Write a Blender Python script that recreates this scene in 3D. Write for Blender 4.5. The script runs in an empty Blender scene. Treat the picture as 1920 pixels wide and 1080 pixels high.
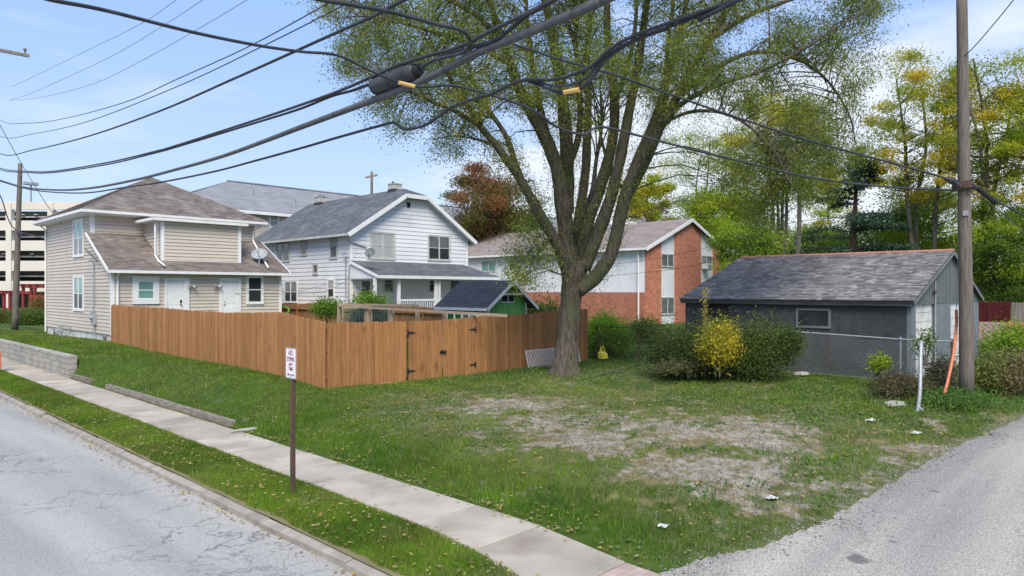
import bpy, math, random
import numpy as np
from mathutils import Vector, Matrix
random.seed(7); rng = np.random.default_rng(11)
S = bpy.context.scene; COL = S.collection
R = math.radians
# ------------------------------------------------------------------ camera, sky, sun, exposure
F, HZ, CZ = 1310.0, 545.0, 3.1            # survey of the site: focal length, horizon, eye height
_n = math.hypot(.72, .694); FX, FY = .72/_n, .694/_n; RX, RY = FY, -FX
cam_d = bpy.data.cameras.new('camera'); cam = bpy.data.objects.new('camera', cam_d); COL.objects.link(cam)
cam.location = (0, 0, CZ); cam.rotation_euler = (R(90), 0, -math.atan2(FX, FY))
cam_d.sensor_width = 36; cam_d.lens = F/1920*36; cam_d.shift_y = 5/1920
cam_d.clip_start = .1; cam_d.clip_end = 3000
S.camera = cam
SUN_EL, SUN_AZ = 50, 222                  # azimuth measured clockwise from +y
w = bpy.data.worlds.new('World'); S.world = w; w.use_nodes = True
nt = w.node_tree; nt.nodes.clear()
wo = nt.nodes.new('ShaderNodeOutputWorld'); bg = nt.nodes.new('ShaderNodeBackground')
sky = nt.nodes.new('ShaderNodeTexSky'); sky.sky_type = 'NISHITA'; sky.sun_disc = False
sky.sun_elevation = R(SUN_EL); sky.sun_rotation = R(SUN_AZ); sky.altitude = 200
sky.air_density = 1.0; sky.dust_density = .9; sky.ozone_density = 1.6
tc = nt.nodes.new('ShaderNodeTexCoord'); mp = nt.nodes.new('ShaderNodeMapping')
mp.inputs['Scale'].default_value = (1.3, 1.3, 5.0)
nz = nt.nodes.new('ShaderNodeTexNoise'); nz.inputs['Scale'].default_value = 1.7; nz.inputs['Detail'].default_value = 7
nz.inputs['Roughness'].default_value = .55
rp = nt.nodes.new('ShaderNodeValToRGB'); rp.color_ramp.elements[0].position = .56; rp.color_ramp.elements[1].position = .86
rp.color_ramp.elements[0].color = (0, 0, 0, 1); rp.color_ramp.elements[1].color = (.85, .85, .85, 1)
veil = nt.nodes.new('ShaderNodeMath'); veil.operation = 'ADD'; veil.inputs[1].default_value = .03; veil.use_clamp = True
mx = nt.nodes.new('ShaderNodeMix'); mx.data_type = 'RGBA'
mx.inputs[7].default_value = (5.6, 5.8, 6.1, 1)
nt.links.new(tc.outputs['Generated'], mp.inputs[0]); nt.links.new(mp.outputs[0], nz.inputs['Vector'])
nt.links.new(nz.outputs['Fac'], rp.inputs[0]); nt.links.new(rp.outputs[0], veil.inputs[0])
dt_ = nt.nodes.new('ShaderNodeVectorMath'); dt_.operation = 'DOT_PRODUCT'; dt_.inputs[1].default_value = (.93, .36, -.55); nt.links.new(tc.outputs['Generated'], dt_.inputs[0])
n2_ = nt.nodes.new('ShaderNodeTexNoise'); n2_.inputs['Scale'].default_value = 3.2; n2_.inputs['Detail'].default_value = 6; nt.links.new(mp.outputs[0], n2_.inputs['Vector'])
ad_ = nt.nodes.new('ShaderNodeMath'); ad_.operation = 'MULTIPLY_ADD'; ad_.inputs[1].default_value = .5; nt.links.new(n2_.outputs['Fac'], ad_.inputs[0]); nt.links.new(dt_.outputs['Value'], ad_.inputs[2])
bk_ = nt.nodes.new('ShaderNodeMapRange'); bk_.interpolation_type = 'SMOOTHSTEP'; bk_.inputs[1].default_value = .92; bk_.inputs[2].default_value = 1.15; bk_.inputs[4].default_value = .8; nt.links.new(ad_.outputs[0], bk_.inputs[0])
mxx = nt.nodes.new('ShaderNodeMath'); mxx.operation = 'MAXIMUM'; nt.links.new(veil.outputs[0], mxx.inputs[0]); nt.links.new(bk_.outputs[0], mxx.inputs[1]); nt.links.new(mxx.outputs[0], mx.inputs[0]); sp_ = nt.nodes.new('ShaderNodeSeparateXYZ'); nt.links.new(tc.outputs['Generated'], sp_.inputs[0])
gr_ = nt.nodes.new('ShaderNodeValToRGB'); nt.links.new(sp_.outputs[2], gr_.inputs[0]); _e = gr_.color_ramp.elements
_e[0].position = 0; _e[0].color = (.80, .87, .97, 1); _e[1].position = 1; _e[1].color = (.17, .36, .76, 1)
for _p, _c in ((.12, (.52, .69, .97, 1)), (.33, (.34, .54, 1.0, 1))): _q = _e.new(_p); _q.color = _c
ms_ = nt.nodes.new('ShaderNodeVectorMath'); ms_.operation = 'SCALE'; ms_.inputs[3].default_value = 6.4; nt.links.new(gr_.outputs[0], ms_.inputs[0])
mg_ = nt.nodes.new('ShaderNodeMix'); mg_.data_type = 'RGBA'; mg_.inputs[0].default_value = .9
nt.links.new(sky.outputs[0], mg_.inputs[6]); nt.links.new(ms_.outputs[0], mg_.inputs[7]); nt.links.new(mg_.outputs[2], mx.inputs[6])
nt.links.new(mx.outputs[2], bg.inputs[0]); nt.links.new(bg.outputs[0], wo.inputs[0])
bg.inputs[1].default_value = .12
sd = bpy.data.lights.new('sun', 'SUN'); sd.energy = 3.3; sd.angle = R(32); sd.color = (1, .92, .79)
sun = bpy.data.objects.new('sun', sd); COL.objects.link(sun)
_sv = Vector((math.sin(R(SUN_AZ))*math.cos(R(SUN_EL)), math.cos(R(SUN_AZ))*math.cos(R(SUN_EL)), math.sin(R(SUN_EL))))
sun.rotation_euler = _sv.to_track_quat('Z', 'Y').to_euler()
S.view_settings.view_transform = 'Standard'; S.view_settings.look = 'None'
S.view_settings.exposure = .6; S.view_settings.gamma = 1; S.view_settings.use_curve_mapping = False

# ------------------------------------------------------------------ survey helpers (photo bearing + known plane -> place)
def ray(px, py):
    X = (px-960)/F
    return FX+X*RX, FY+X*RY, (HZ-py)/F
def on_x(px, py, x): r = ray(px, py); t = x/r[0]; return Vector((x, t*r[1], CZ+t*r[2]))
def on_y(px, py, y): r = ray(px, py); t = y/r[1]; return Vector((t*r[0], y, CZ+t*r[2]))
def on_z(px, py, z): r = ray(px, py); t = (z-CZ)/r[2]; return Vector((t*r[0], t*r[1], z))
def at(px, py, d): r = ray(px, py); return Vector((d*r[0], d*r[1], CZ+d*r[2]))

# ------------------------------------------------------------------ scene graph helpers
def tag(o, label=None, cat=None, group=None, kind=None):
    if label: o['label'] = label
    if cat: o['category'] = cat
    if group: o['group'] = group
    if kind: o['kind'] = kind
    return o
def thing(name, label, cat, loc=(0, 0, 0), rz=0, group=None):
    o = bpy.data.objects.new(name, None); COL.objects.link(o); o.empty_display_size = .2
    o.location = loc; o.rotation_euler = (0, 0, rz)
    return tag(o, label, cat, group)
def wm(o):                                   # world matrix before any depsgraph update
    m = Matrix.LocRotScale(o.location, o.rotation_euler, o.scale)
    return wm(o.parent) @ o.matrix_parent_inverse @ m if o.parent else m
class MB:
    def __init__(s): s.v = []; s.f = []
    def add(s, vs, fs):
        b = len(s.v); s.v += [tuple(p) for p in vs]; s.f += [tuple(i+b for i in f) for f in fs]; return s
    def hexa(s, p): return s.add(p, [(0, 3, 2, 1), (4, 5, 6, 7), (0, 1, 5, 4), (1, 2, 6, 5), (2, 3, 7, 6), (3, 0, 4, 7)])
    def box(s, x0, x1, y0, y1, z0, z1):
        return s.hexa([(x0, y0, z0), (x1, y0, z0), (x1, y1, z0), (x0, y1, z0), (x0, y0, z1), (x1, y0, z1), (x1, y1, z1), (x0, y1, z1)])
    def prism(s, poly, off):
        n = len(poly); a = [Vector(p) for p in poly]; o = Vector(off); b = [p+o for p in a]
        return s.add(a+b, [tuple(range(n)), tuple(range(2*n-1, n-1, -1))]+[(i, i+n, (i+1) % n+n, (i+1) % n) for i in range(n)])
    def beam(s, p, q, w, h, up=(0, 0, 1)):
        p = Vector(p); q = Vector(q); d = (q-p).normalized(); u = Vector(up)
        if abs(d.dot(u)) > .98: u = Vector((1, 0, 0))
        a = d.cross(u).normalized()*w/2; b = a.cross(d).normalized()*h/2
        return s.hexa([p-a-b, p+a-b, p+a+b, p-a+b, q-a-b, q+a-b, q+a+b, q-a+b])
    def tube(s, pts, rad, sides=6, cap=True, wob=0):
        pts = [Vector(p) for p in pts]; n = len(pts)
        if not hasattr(rad, '__len__'): rad = [rad]*n
        base = len(s.v); ref = None
        for i, p in enumerate(pts):
            d = (pts[min(i+1, n-1)]-pts[max(i-1, 0)]).normalized()
            if ref is None:
                ref = d.cross(Vector((0, 0, 1)) if abs(d.z) < .9 else Vector((1, 0, 0))).normalized()
            ref = (ref-d*ref.dot(d)).normalized(); e = d.cross(ref)
            for k in range(sides):
                a = 2*math.pi*k/sides; r = rad[i]
                if wob: r *= 1+wob*math.sin(k*2.7+i*.35+base)*math.cos(k*5.1+.8*i)
                s.v.append(tuple(p+(ref*math.cos(a)+e*math.sin(a))*r))
        for i in range(n-1):
            for k in range(sides):
                a = base+i*sides+k; b = base+i*sides+(k+1) % sides
                s.f.append((a, b, b+sides, a+sides))
        if cap:
            s.f.append(tuple(base+k for k in range(sides-1, -1, -1))); s.f.append(tuple(base+(n-1)*sides+k for k in range(sides)))
        return s
    def mesh(s, name, mat, smooth=False):
        m = bpy.data.meshes.new(name); m.from_pydata(s.v, [], s.f); m.update()
        if mat: m.materials.append(mat)
        if smooth: m.polygons.foreach_set('use_smooth', [True]*len(m.polygons))
        return m
def put(name, mesh, parent=None, local=False):
    o = bpy.data.objects.new(name, mesh); COL.objects.link(o)
    if parent:
        o.parent = parent
        if not local: o.matrix_parent_inverse = wm(parent).inverted()
    return o
def obj(name, mb, mat, parent=None, smooth=False, **k):
    return tag(put(name, mb.mesh(name, mat, smooth), parent), **k)
def npmesh(name, V, Fc, mat, col=None, smooth=False):
    V = np.asarray(V, np.float32); Fc = np.asarray(Fc, np.int32); k = Fc.shape[1]
    m = bpy.data.meshes.new(name); m.vertices.add(len(V)); m.vertices.foreach_set('co', V.ravel())
    m.loops.add(Fc.size); m.loops.foreach_set('vertex_index', Fc.ravel())
    m.polygons.add(len(Fc)); m.polygons.foreach_set('loop_start', np.arange(0, Fc.size, k, dtype=np.int32))
    m.update(calc_edges=True)
    if smooth: m.polygons.foreach_set('use_smooth', np.ones(len(Fc), bool))
    if col is not None:
        dom = 'POINT' if len(col) == len(V) and len(col) != len(Fc) else 'FACE'
        a = m.attributes.new('tint', 'FLOAT_COLOR', dom)
        c = np.ones((len(col), 4), np.float32); c[:, :3] = col; a.data.foreach_set('color', c.ravel())
    m.materials.append(mat); return m

# ------------------------------------------------------------------ materials
def mat(name, c1, c2=None, rough=.8, scale=3, detail=5, stretch=(1, 1, 1), bump=0, bscale=None, bstretch=None,
        island=0, orand=0, spec=.25, lo=.35, hi=.65, metal=0, wear=None, wscale=1.2, wlo=.55, whi=.75, attr=False, transl=0, bdist=.01):
    m = bpy.data.materials.new(name); m.use_nodes = True; t = m.node_tree; L = t.links.new
    b = t.nodes['Principled BSDF']; b.inputs['Roughness'].default_value = rough
    b.inputs['Specular IOR Level'].default_value = spec; b.inputs['Metallic'].default_value = metal
    N = t.nodes.new
    tc = N('ShaderNodeTexCoord'); vec = tc.outputs['Object']
    oi = N('ShaderNodeObjectInfo')
    if orand:
        ad = N('ShaderNodeVectorMath'); ad.operation = 'MULTIPLY_ADD'
        cb = N('ShaderNodeCombineXYZ'); [L(oi.outputs['Random'], cb.inputs[i]) for i in range(3)]
        L(cb.outputs[0], ad.inputs[0]); ad.inputs[1].default_value = (37, 91, 53); L(vec, ad.inputs[2]); vec = ad.outputs[0]
    def noise(sc, st, de=detail):
        mpn = N('ShaderNodeMapping'); mpn.inputs['Scale'].default_value = st; L(vec, mpn.inputs[0])
        n = N('ShaderNodeTexNoise'); n.inputs['Scale'].default_value = sc; n.inputs['Detail'].default_value = de; L(mpn.outputs[0], n.inputs['Vector'])
        return n.outputs['Fac']
    def ramp(f, a, c):
        r = N('ShaderNodeMapRange'); r.inputs[1].default_value = a; r.inputs[2].default_value = c; L(f, r.inputs[0]); return r.outputs[0]
    def mix(f, a, c, mode='MIX'):
        x = N('ShaderNodeMix'); x.data_type = 'RGBA'; x.blend_type = mode
        for i, q in ((0, f), (6, a), (7, c)):
            if isinstance(q, (float, int)): x.inputs[i].default_value = q
            elif isinstance(q, tuple): x.inputs[i].default_value = (*q, 1)
            else: L(q, x.inputs[i])
        return x.outputs[2]
    c2 = c2 or tuple(v*.8 for v in c1)
    if attr:
        at_ = N('ShaderNodeAttribute'); at_.attribute_name = 'tint'; col = at_.outputs['Color']
    else:
        col = mix(ramp(noise(scale, stretch), lo, hi), c1, c2)
    if wear: col = mix(ramp(noise(wscale, (1, 1, 1), 6), wlo, whi), col, wear)
    for amt, src in ((island, None), (orand, oi.outputs['Random'])):
        if amt:
            if src is None: src = N('ShaderNodeNewGeometry').outputs['Random Per Island']
            r = N('ShaderNodeMapRange'); r.inputs[3].default_value = 1-amt; r.inputs[4].default_value = 1+amt; L(src, r.inputs[0])
            h = N('ShaderNodeHueSaturation'); L(r.outputs[0], h.inputs['Value']); L(col, h.inputs['Color']); col = h.outputs[0]
    L(col, b.inputs['Base Color'])
    if bump:
        bm = N('ShaderNodeBump'); bm.inputs['Strength'].default_value = bump; bm.inputs['Distance'].default_value = bdist
        L(noise(bscale or scale*6, bstretch or stretch), bm.inputs['Height']); L(bm.outputs[0], b.inputs['Normal'])
    if transl:
        tr = N('ShaderNodeBsdfTranslucent'); L(col, tr.inputs[0]); ms = N('ShaderNodeMixShader'); ms.inputs[0].default_value = transl
        L(b.outputs[0], ms.inputs[1]); L(tr.outputs[0], ms.inputs[2]); L(ms.outputs[0], t.nodes['Material Output'].inputs[0])
    return m
def brickmat(name, c1, c2, mortar, bw, bh, ms=.012, bump=.5, swap=False):
    m = mat(name, c1, c2, rough=.9); t = m.node_tree; L = t.links.new; N = t.nodes.new; b = t.nodes['Principled BSDF']
    tc = N('ShaderNodeTexCoord'); sp = N('ShaderNodeSeparateXYZ'); L(tc.outputs['Object'], sp.inputs[0])
    ad = N('ShaderNodeMath'); ad.operation = 'ADD'; L(sp.outputs[0], ad.inputs[0]); L(sp.outputs[1], ad.inputs[1])
    cb = N('ShaderNodeCombineXYZ'); L(ad.outputs[0], cb.inputs[0]); L(sp.outputs[1 if swap else 2], cb.inputs[1])
    if swap: L(sp.outputs[0], cb.inputs[0])
    br = N('ShaderNodeTexBrick'); L(cb.outputs[0], br.inputs['Vector']); br.inputs['Scale'].default_value = 1
    br.inputs['Color1'].default_value = (*c1, 1); br.inputs['Color2'].default_value = (*c2, 1); br.inputs['Mortar'].default_value = (*mortar, 1)
    br.inputs['Brick Width'].default_value = bw; br.inputs['Row Height'].default_value = bh; br.inputs['Mortar Size'].default_value = ms
    nz = N('ShaderNodeTexNoise'); nz.inputs['Scale'].default_value = 3.2; nz.inputs['Detail'].default_value = 8; nz.inputs['Roughness'].default_value = .75; L(tc.outputs['Object'], nz.inputs['Vector'])
    r = N('ShaderNodeMapRange'); r.inputs[1].default_value = .3; r.inputs[2].default_value = .7; r.inputs[3].default_value = .68; r.inputs[4].default_value = 1.38; L(nz.outputs[0], r.inputs[0])
    h = N('ShaderNodeHueSaturation'); L(r.outputs[0], h.inputs['Value']); L(br.outputs[0], h.inputs['Color']); L(h.outputs[0], b.inputs['Base Color'])
    bm = N('ShaderNodeBump'); bm.inputs['Strength'].default_value = bump; bm.inputs['Distance'].default_value = .01; bm.invert = True
    L(br.outputs['Fac'], bm.inputs['Height']); L(bm.outputs[0], b.inputs['Normal']); return m
def surfmat(name, c1, c2, crackw=.02, crack=(.03, .03, .03), crackamt=.6, cscale=.7, speck=.12, stretch=(1, 1, 1), stain=None):
    m = mat(name, c1, c2, rough=.95, scale=1.1, detail=8, bump=.35, bscale=90, bstretch=(1, 1, 1), stretch=stretch, spec=.06, lo=.36, hi=.64, wear=stain, wscale=1.7, wlo=.66, whi=.71)
    t = m.node_tree; L = t.links.new; N = t.nodes.new; b = t.nodes['Principled BSDF']
    src = b.inputs['Base Color'].links[0].from_socket
    tc = N('ShaderNodeTexCoord')
    fn = N('ShaderNodeTexNoise'); fn.inputs['Scale'].default_value = 55; fn.inputs['Detail'].default_value = 4; L(tc.outputs['Object'], fn.inputs['Vector'])
    fr = N('ShaderNodeMapRange'); fr.inputs[1].default_value = .35; fr.inputs[2].default_value = .65; fr.inputs[3].default_value = 1-speck*1.6; fr.inputs[4].default_value = 1+speck*1.6; L(fn.outputs[0], fr.inputs[0])
    h = N('ShaderNodeHueSaturation'); L(src, h.inputs['Color']); L(fr.outputs[0], h.inputs['Value']); c = h.outputs[0]
    dn = N('ShaderNodeTexNoise'); dn.inputs['Scale'].default_value = 1.6; dn.inputs['Detail'].default_value = 5; L(tc.outputs['Object'], dn.inputs['Vector'])
    vm = N('ShaderNodeVectorMath'); vm.operation = 'MULTIPLY_ADD'; vm.inputs[1].default_value = (1.6,)*3; L(dn.outputs['Color'], vm.inputs[0]); L(tc.outputs['Object'], vm.inputs[2])
    vo = N('ShaderNodeTexVoronoi'); vo.feature = 'DISTANCE_TO_EDGE'; vo.inputs['Scale'].default_value = cscale; L(vm.outputs[0], vo.inputs['Vector'])
    cr = N('ShaderNodeMapRange'); cr.inputs[1].default_value = 0; cr.inputs[2].default_value = crackw; cr.inputs[3].default_value = crackamt; cr.inputs[4].default_value = 0; L(vo.outputs[0], cr.inputs[0])
    mk = N('ShaderNodeTexNoise'); mk.inputs['Scale'].default_value = .35; L(tc.outputs['Object'], mk.inputs['Vector'])
    mr = N('ShaderNodeMapRange'); mr.inputs[1].default_value = .45; mr.inputs[2].default_value = .6; L(mk.outputs[0], mr.inputs[0])
    mu = N('ShaderNodeMath'); mu.operation = 'MULTIPLY'; L(cr.outputs[0], mu.inputs[0]); L(mr.outputs[0], mu.inputs[1])
    x = N('ShaderNodeMix'); x.data_type = 'RGBA'; L(mu.outputs[0], x.inputs[0]); L(c, x.inputs[6]); x.inputs[7].default_value = (*crack, 1)
    L(x.outputs[2], b.inputs['Base Color']); return m
M = {}
M['road'] = surfmat('asphalt', (.385, .37, .35), (.30, .29, .28), .026, (.12, .12, .12), .85, 1.0, .14, (1, .12, 1), (.24, .235, .23))
M['alley'] = surfmat('alley_surface', (.40, .372, .33), (.26, .245, .228), .014, (.14, .13, .12), .6, .35, .22, (.10, 1, 1), (.16, .15, .14))
M['slab'] = mat('concrete', (.45, .40, .335), (.37, .325, .27), .9, 1.4, 7, bump=.3, bscale=60, orand=.12, wear=(.27, .23, .185), wlo=.48, whi=.72)
M['slabbrick'] = brickmat('worn_brick_paving', (.42, .28, .24), (.36, .27, .24), (.38, .34, .31), .2, .1, .012, .4, True)
M['curb'] = mat('curb_concrete', (.34, .31, .27), (.24, .22, .19), .95, 4, 6, bump=.5, bscale=40, orand=.12)
M['block'] = mat('wall_block', (.40, .38, .34), (.30, .285, .25), .95, 6, 6, bump=.5, bscale=50, orand=.13, wear=(.2, .19, .16), wscale=2)
M['timber'] = mat('weathered_timber', (.27, .24, .2), (.15, .13, .11), .95, 6, 6, stretch=(4, .5, 4), bump=.5, orand=.12)
M['fence'] = mat('stained_pine', (.41, .20, .078), (.30, .138, .052), .75, 3.2, 6, stretch=(7, 7, .8), bump=.25, bscale=14, orand=.17, wear=(.22, .10, .045), wscale=4, wlo=.6, whi=.75)
M['fence_old'] = mat('stained_pine_old', (.33, .175, .09), (.26, .13, .065), .85, 3, 6, stretch=(7, 7, .8), bump=.25, orand=.14)
M['rawwood'] = mat('raw_lumber', (.52, .38, .27), (.42, .3, .2), .8, 4, 5, stretch=(3, 3, .6), orand=.1)
M['black'] = mat('black_iron', (.02, .02, .02), (.03, .03, .03), .5)
M['siding_tan'] = mat('tan_vinyl', (.56, .50, .425), (.52, .465, .395), .6, .8, 5, island=.035, wear=(.44, .40, .34), wscale=.6, wlo=.6, whi=.9)
M['siding_white'] = mat('white_clapboard', (.72, .73, .755), (.66, .67, .70), .6, .8, 5, island=.04, wear=(.52, .53, .53), wscale=.8, wlo=.6, whi=.85)
M['trim'] = mat('white_trim', (.78, .78, .78), (.70, .70, .69), .5, 2)
M['trim_old'] = mat('aged_trim', (.55, .54, .52), (.42, .41, .40), .7, 3)
M['found'] = mat('painted_foundation', (.68, .68, .66), (.5, .49, .46), .9, 2.5, 7, bump=.4, bscale=20, wear=(.3, .28, .25), wscale=3)
M['shing_brown'] = mat('brown_shingle', (.20, .168, .15), (.15, .128, .115), .95, 2, 5, island=.22, wear=(.29, .25, .22), wscale=.7, wlo=.5, whi=.8)
M['shing_grey'] = mat('grey_shingle', (.135, .145, .16), (.105, .112, .125), .95, 2, 5, island=.16, wear=(.2, .21, .21), wscale=.7, wlo=.5, whi=.8)
M['shing_far'] = mat('far_shingle', (.27, .275, .29), (.23, .235, .25), .95, 1, 5, island=.09)
M['shing_pink'] = mat('taupe_shingle', (.30, .25, .23), (.25, .21, .2), .95, 1, 5, island=.09, wear=(.22, .19, .17), wscale=.5)
M['shing_garage'] = mat('weathered_shingle', (.29, .275, .272), (.225, .212, .212), .95, 2, 5, island=.24, wear=(.40, .38, .375), wscale=2.4, wlo=.5, whi=.75)
M['shing_shed'] = mat('charcoal_shingle', (.108, .11, .114), (.088, .09, .094), .9, 2, 5, island=.14)
M['deck'] = mat('roof_deck', (.12, .11, .1), rough=.9)
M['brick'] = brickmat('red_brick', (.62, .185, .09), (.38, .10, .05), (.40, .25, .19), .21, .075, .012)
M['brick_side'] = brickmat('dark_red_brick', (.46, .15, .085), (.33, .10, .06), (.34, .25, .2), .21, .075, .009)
M['chimney'] = brickmat('weathered_chimney_brick', (.48, .46, .45), (.3, .27, .26), (.5, .5, .48), .24, .09, .015)
M['chimney_dark'] = mat('sooty_flashing', (.06, .06, .07), rough=.7)
M['cmu'] = brickmat('charcoal_block', (.064, .068, .072), (.056, .06, .064), (.052, .056, .06), .4, .2, .006, .25)
M['gsteel'] = mat('grey_green_siding', (.16, .185, .185), (.13, .15, .152), .6, 2, 5, orand=.06)
M['pier'] = mat('grey_pier', (.17, .195, .205), (.14, .16, .17), .7, 2, 5)
M['gdoor'] = mat('old_white_paint', (.68, .67, .64), (.56, .55, .52), .7, 3, 6, orand=.05, wear=(.42, .4, .36), wscale=3)
M['glass'] = mat('window_glass', (.02, .024, .026), (.04, .048, .05), .08, 1.2, 3, spec=.32)
M['glass_pale'] = mat('curtained_glass', (.42, .43, .42), (.34, .35, .35), .1, 5, 3, stretch=(4, 4, .3), spec=.6)
M['glass_teal'] = mat('teal_glass', (.10, .25, .22), (.16, .33, .29), .08, 2, 3, spec=.6)
M['glass_grey'] = mat('grey_glass', (.15, .165, .17), (.1, .11, .12), .08, 2, 3, spec=.6)
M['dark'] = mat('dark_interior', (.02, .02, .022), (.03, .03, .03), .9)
M['concrete_cream'] = mat('cream_precast', (.66, .62, .54), (.60, .56, .49), .85, .3, 5)
M['redmetal'] = mat('maroon_paint', (.26, .035, .04), (.2, .03, .035), .6)
M['redfence'] = mat('red_fence_paint', (.20, .03, .03), (.14, .022, .024), .8, 3, 5, orand=.12)
M['greyfence'] = mat('grey_fence_wood', (.27, .22, .2), (.2, .17, .15), .9, 3, 5, orand=.14)
M['green'] = mat('green_paint', (.16, .43, .12), (.13, .37, .10), .6, 2, 4, orand=.05)
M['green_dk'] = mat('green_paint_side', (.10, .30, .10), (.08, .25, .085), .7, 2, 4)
M['pole'] = mat('utility_pole_wood', (.20, .172, .145), (.11, .095, .08), .95, 6, 7, stretch=(6, 6, .35), bump=.6, bscale=20, bdist=.02)
M['bark'] = mat('bark', (.155, .13, .105), (.06, .05, .042), .95, 4.5, 8, stretch=(3, 3, .55), bump=1.0, bscale=11, bstretch=(2.4, 2.4, .35), bdist=.06, wear=(.09, .105, .05), wscale=1.1, wlo=.45, whi=.7)
M['bark2'] = mat('grey_bark', (.14, .125, .105), (.09, .08, .068), .95, 3, 6, stretch=(3, 3, .5), bump=.5)
M['barkred'] = mat('reddish_bark', (.20, .105, .07), (.12, .065, .05), .95, 3, 6, stretch=(3, 3, .5), bump=.5)
M['leaf'] = mat('foliage', (.1, .2, .05), rough=.65, attr=True, transl=.45, spec=.1)
M['needle'] = mat('needles', (.1, .2, .05), rough=.7, attr=True, transl=.12, spec=.15)
M['blade'] = mat('grass_blades', (.1, .2, .05), rough=.9, attr=True, transl=.3, spec=.03)
M['soil'] = mat('ground_cover', (.1, .2, .05), rough=.95, attr=True, bump=.6, bscale=38, spec=.1, bdist=.02)
M['cable'] = mat('black_cable', (.035, .037, .042), (.06, .063, .07), .55, 8)
M['cable_grey'] = mat('weathered_sheath', (.13, .135, .14), (.09, .095, .1), .7, 10, 6, bump=.3)
M['closure'] = mat('splice_closure_plastic', (.045, .047, .055), (.065, .068, .075), .45, 3)
M['yellowtag'] = mat('yellow_plastic', (.75, .5, .12), (.6, .42, .16), .5)
M['orange'] = mat('orange_plastic', (.62, .2, .1), (.48, .17, .1), .6, 6, 4)
M['galv'] = mat('galvanised_steel', (.42, .44, .46), (.33, .35, .36), .45, 8, 4, metal=.3)
M['rust'] = mat('rusty_steel', (.12, .07, .05), (.07, .05, .04), .7, 12, 5, stretch=(1, 1, .4))
M['signwhite'] = mat('sign_white', (.80, .80, .82), (.76, .76, .78), .4); M['paper'] = mat('dirty_paper', (.62, .62, .60), (.42, .41, .38), .8, 14)
M['signred'] = mat('sign_maroon', (.22, .02, .04), (.26, .03, .05), .5)
M['lattice'] = mat('white_lattice_vinyl', (.80, .78, .78), (.7, .68, .68), .6)
M['jug'] = mat('yellow_jug', (.72, .68, .08), (.62, .58, .08), .4)
M['stone'] = mat('pale_stone', (.42, .40, .36), (.32, .3, .27), .9, 5, 5, bump=.4)
M['dish'] = mat('grey_dish', (.34, .36, .38), (.28, .3, .32), .5)
M['redbrickpc'] = mat('brick_piece', (.45, .18, .13), (.38, .15, .11), .9, 8)

# ------------------------------------------------------------------ noise fields
def vnoise(x, y, sc, seed):
    g = np.random.default_rng(seed).random((256, 256)); X = x*sc+100; Y = y*sc+100
    i = np.floor(X).astype(int); j = np.floor(Y).astype(int); fx = X-i; fy = Y-j
    fx = fx*fx*(3-2*fx); fy = fy*fy*(3-2*fy); a = lambda p, q: g[p % 256, q % 256]
    return (a(i, j)*(1-fx)+a(i+1, j)*fx)*(1-fy)+(a(i, j+1)*(1-fx)+a(i+1, j+1)*fx)*fy
def fbm(x, y, sc, seed, o=4):
    s = 0; n = 0
    for k in range(o): s = s+vnoise(x, y, sc*2**k, seed+k)*.55**k; n += .55**k
    return s/n
sm = lambda t: (lambda q: q*q*(3-2*q))(np.clip(t, 0, 1))
def edge(x): return np.interp(x, [4.4, 5.6, 6.4, 7.4, 8.1, 8.9, 10.7, 13.1, 15.1, 18.8, 40, 80], [3.3, 4.0, 4.55, 4.16, 3.75, 3.52, 3.31, 3.15, 3.01, 2.6, 2.2, 2.2])
def edge_n(x): return edge(x)+(vnoise(x, x*0, 1.6, 5)-.5)*.35+(vnoise(x, x*0, 6., 6)-.5)*.16
def alz(x): return np.interp(x, [4.2, 5.5, 6.5, 7.4, 8.9, 10.7, 13.1, 18.8, 40], [-.125, -.125, -.12, -.03, .10, .19, .28, .35, .42])
def height(x, y):
    x = np.asarray(x, float); y = np.asarray(y, float)
    b = np.interp(y, [0, 6, 12, 17, 19, 23, 28, 35, 46, 60], [.22, .25, .33, .45, .58, .63, .64, .79, .66, .6])
    b2 = np.interp(y, [0, 6, 17, 30, 60], [.4, .42, .38, .55, .6])
    b = b+(b2-b)*sm((x-10.5)/2.5)
    wd = np.interp(y, [0, 25.5, 28.3, 28.6, 80], [2.3, 2.3, 1.5, .25, .25])
    st = .13*sm((y-15.4)/.3)*(1-sm((y-28.5)/.3))
    lot = st*sm((x-7.02)/.1)+(b-st)*sm((x-6.95)/wd)+.004
    e = edge(x); t = sm((y-e)/3.2)
    al = alz(x)
    z = al*(1-t)+lot*t
    z = np.where(y < e-.1, al-.035, z)
    z = z-.07*(1-sm((x-6.87)/.06))
    return z+np.where(y > e+.3, (fbm(x, y, .5, 40, 3)-.5)*.05*sm((x-7.3)/2)*(x < 40), 0)
def bare(x, y):
    c = np.exp(-(((x-11.6)/2.3)**2+((y-11.2)/3.2)**2)) + .9*np.exp(-(((x-10.6)/1.9)**2+((y-7.2)/2.4)**2)) + .8*np.exp(-(((x-9.6)/1.3)**2+((y-4.9)/1.2)**2)) + .45*np.exp(-(((x-14.5)/2.6)**2+((y-7.0)/2.5)**2)) + .5*np.exp(-(((x-13)/5)**2+((y-edge(x)-.3)/.5)**2))
    c = c+.7*np.exp(-(((x-12.9)/2.4)**2+((y-5.6)/2.2)**2))
    return np.clip(c, 0, 1.1)

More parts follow.
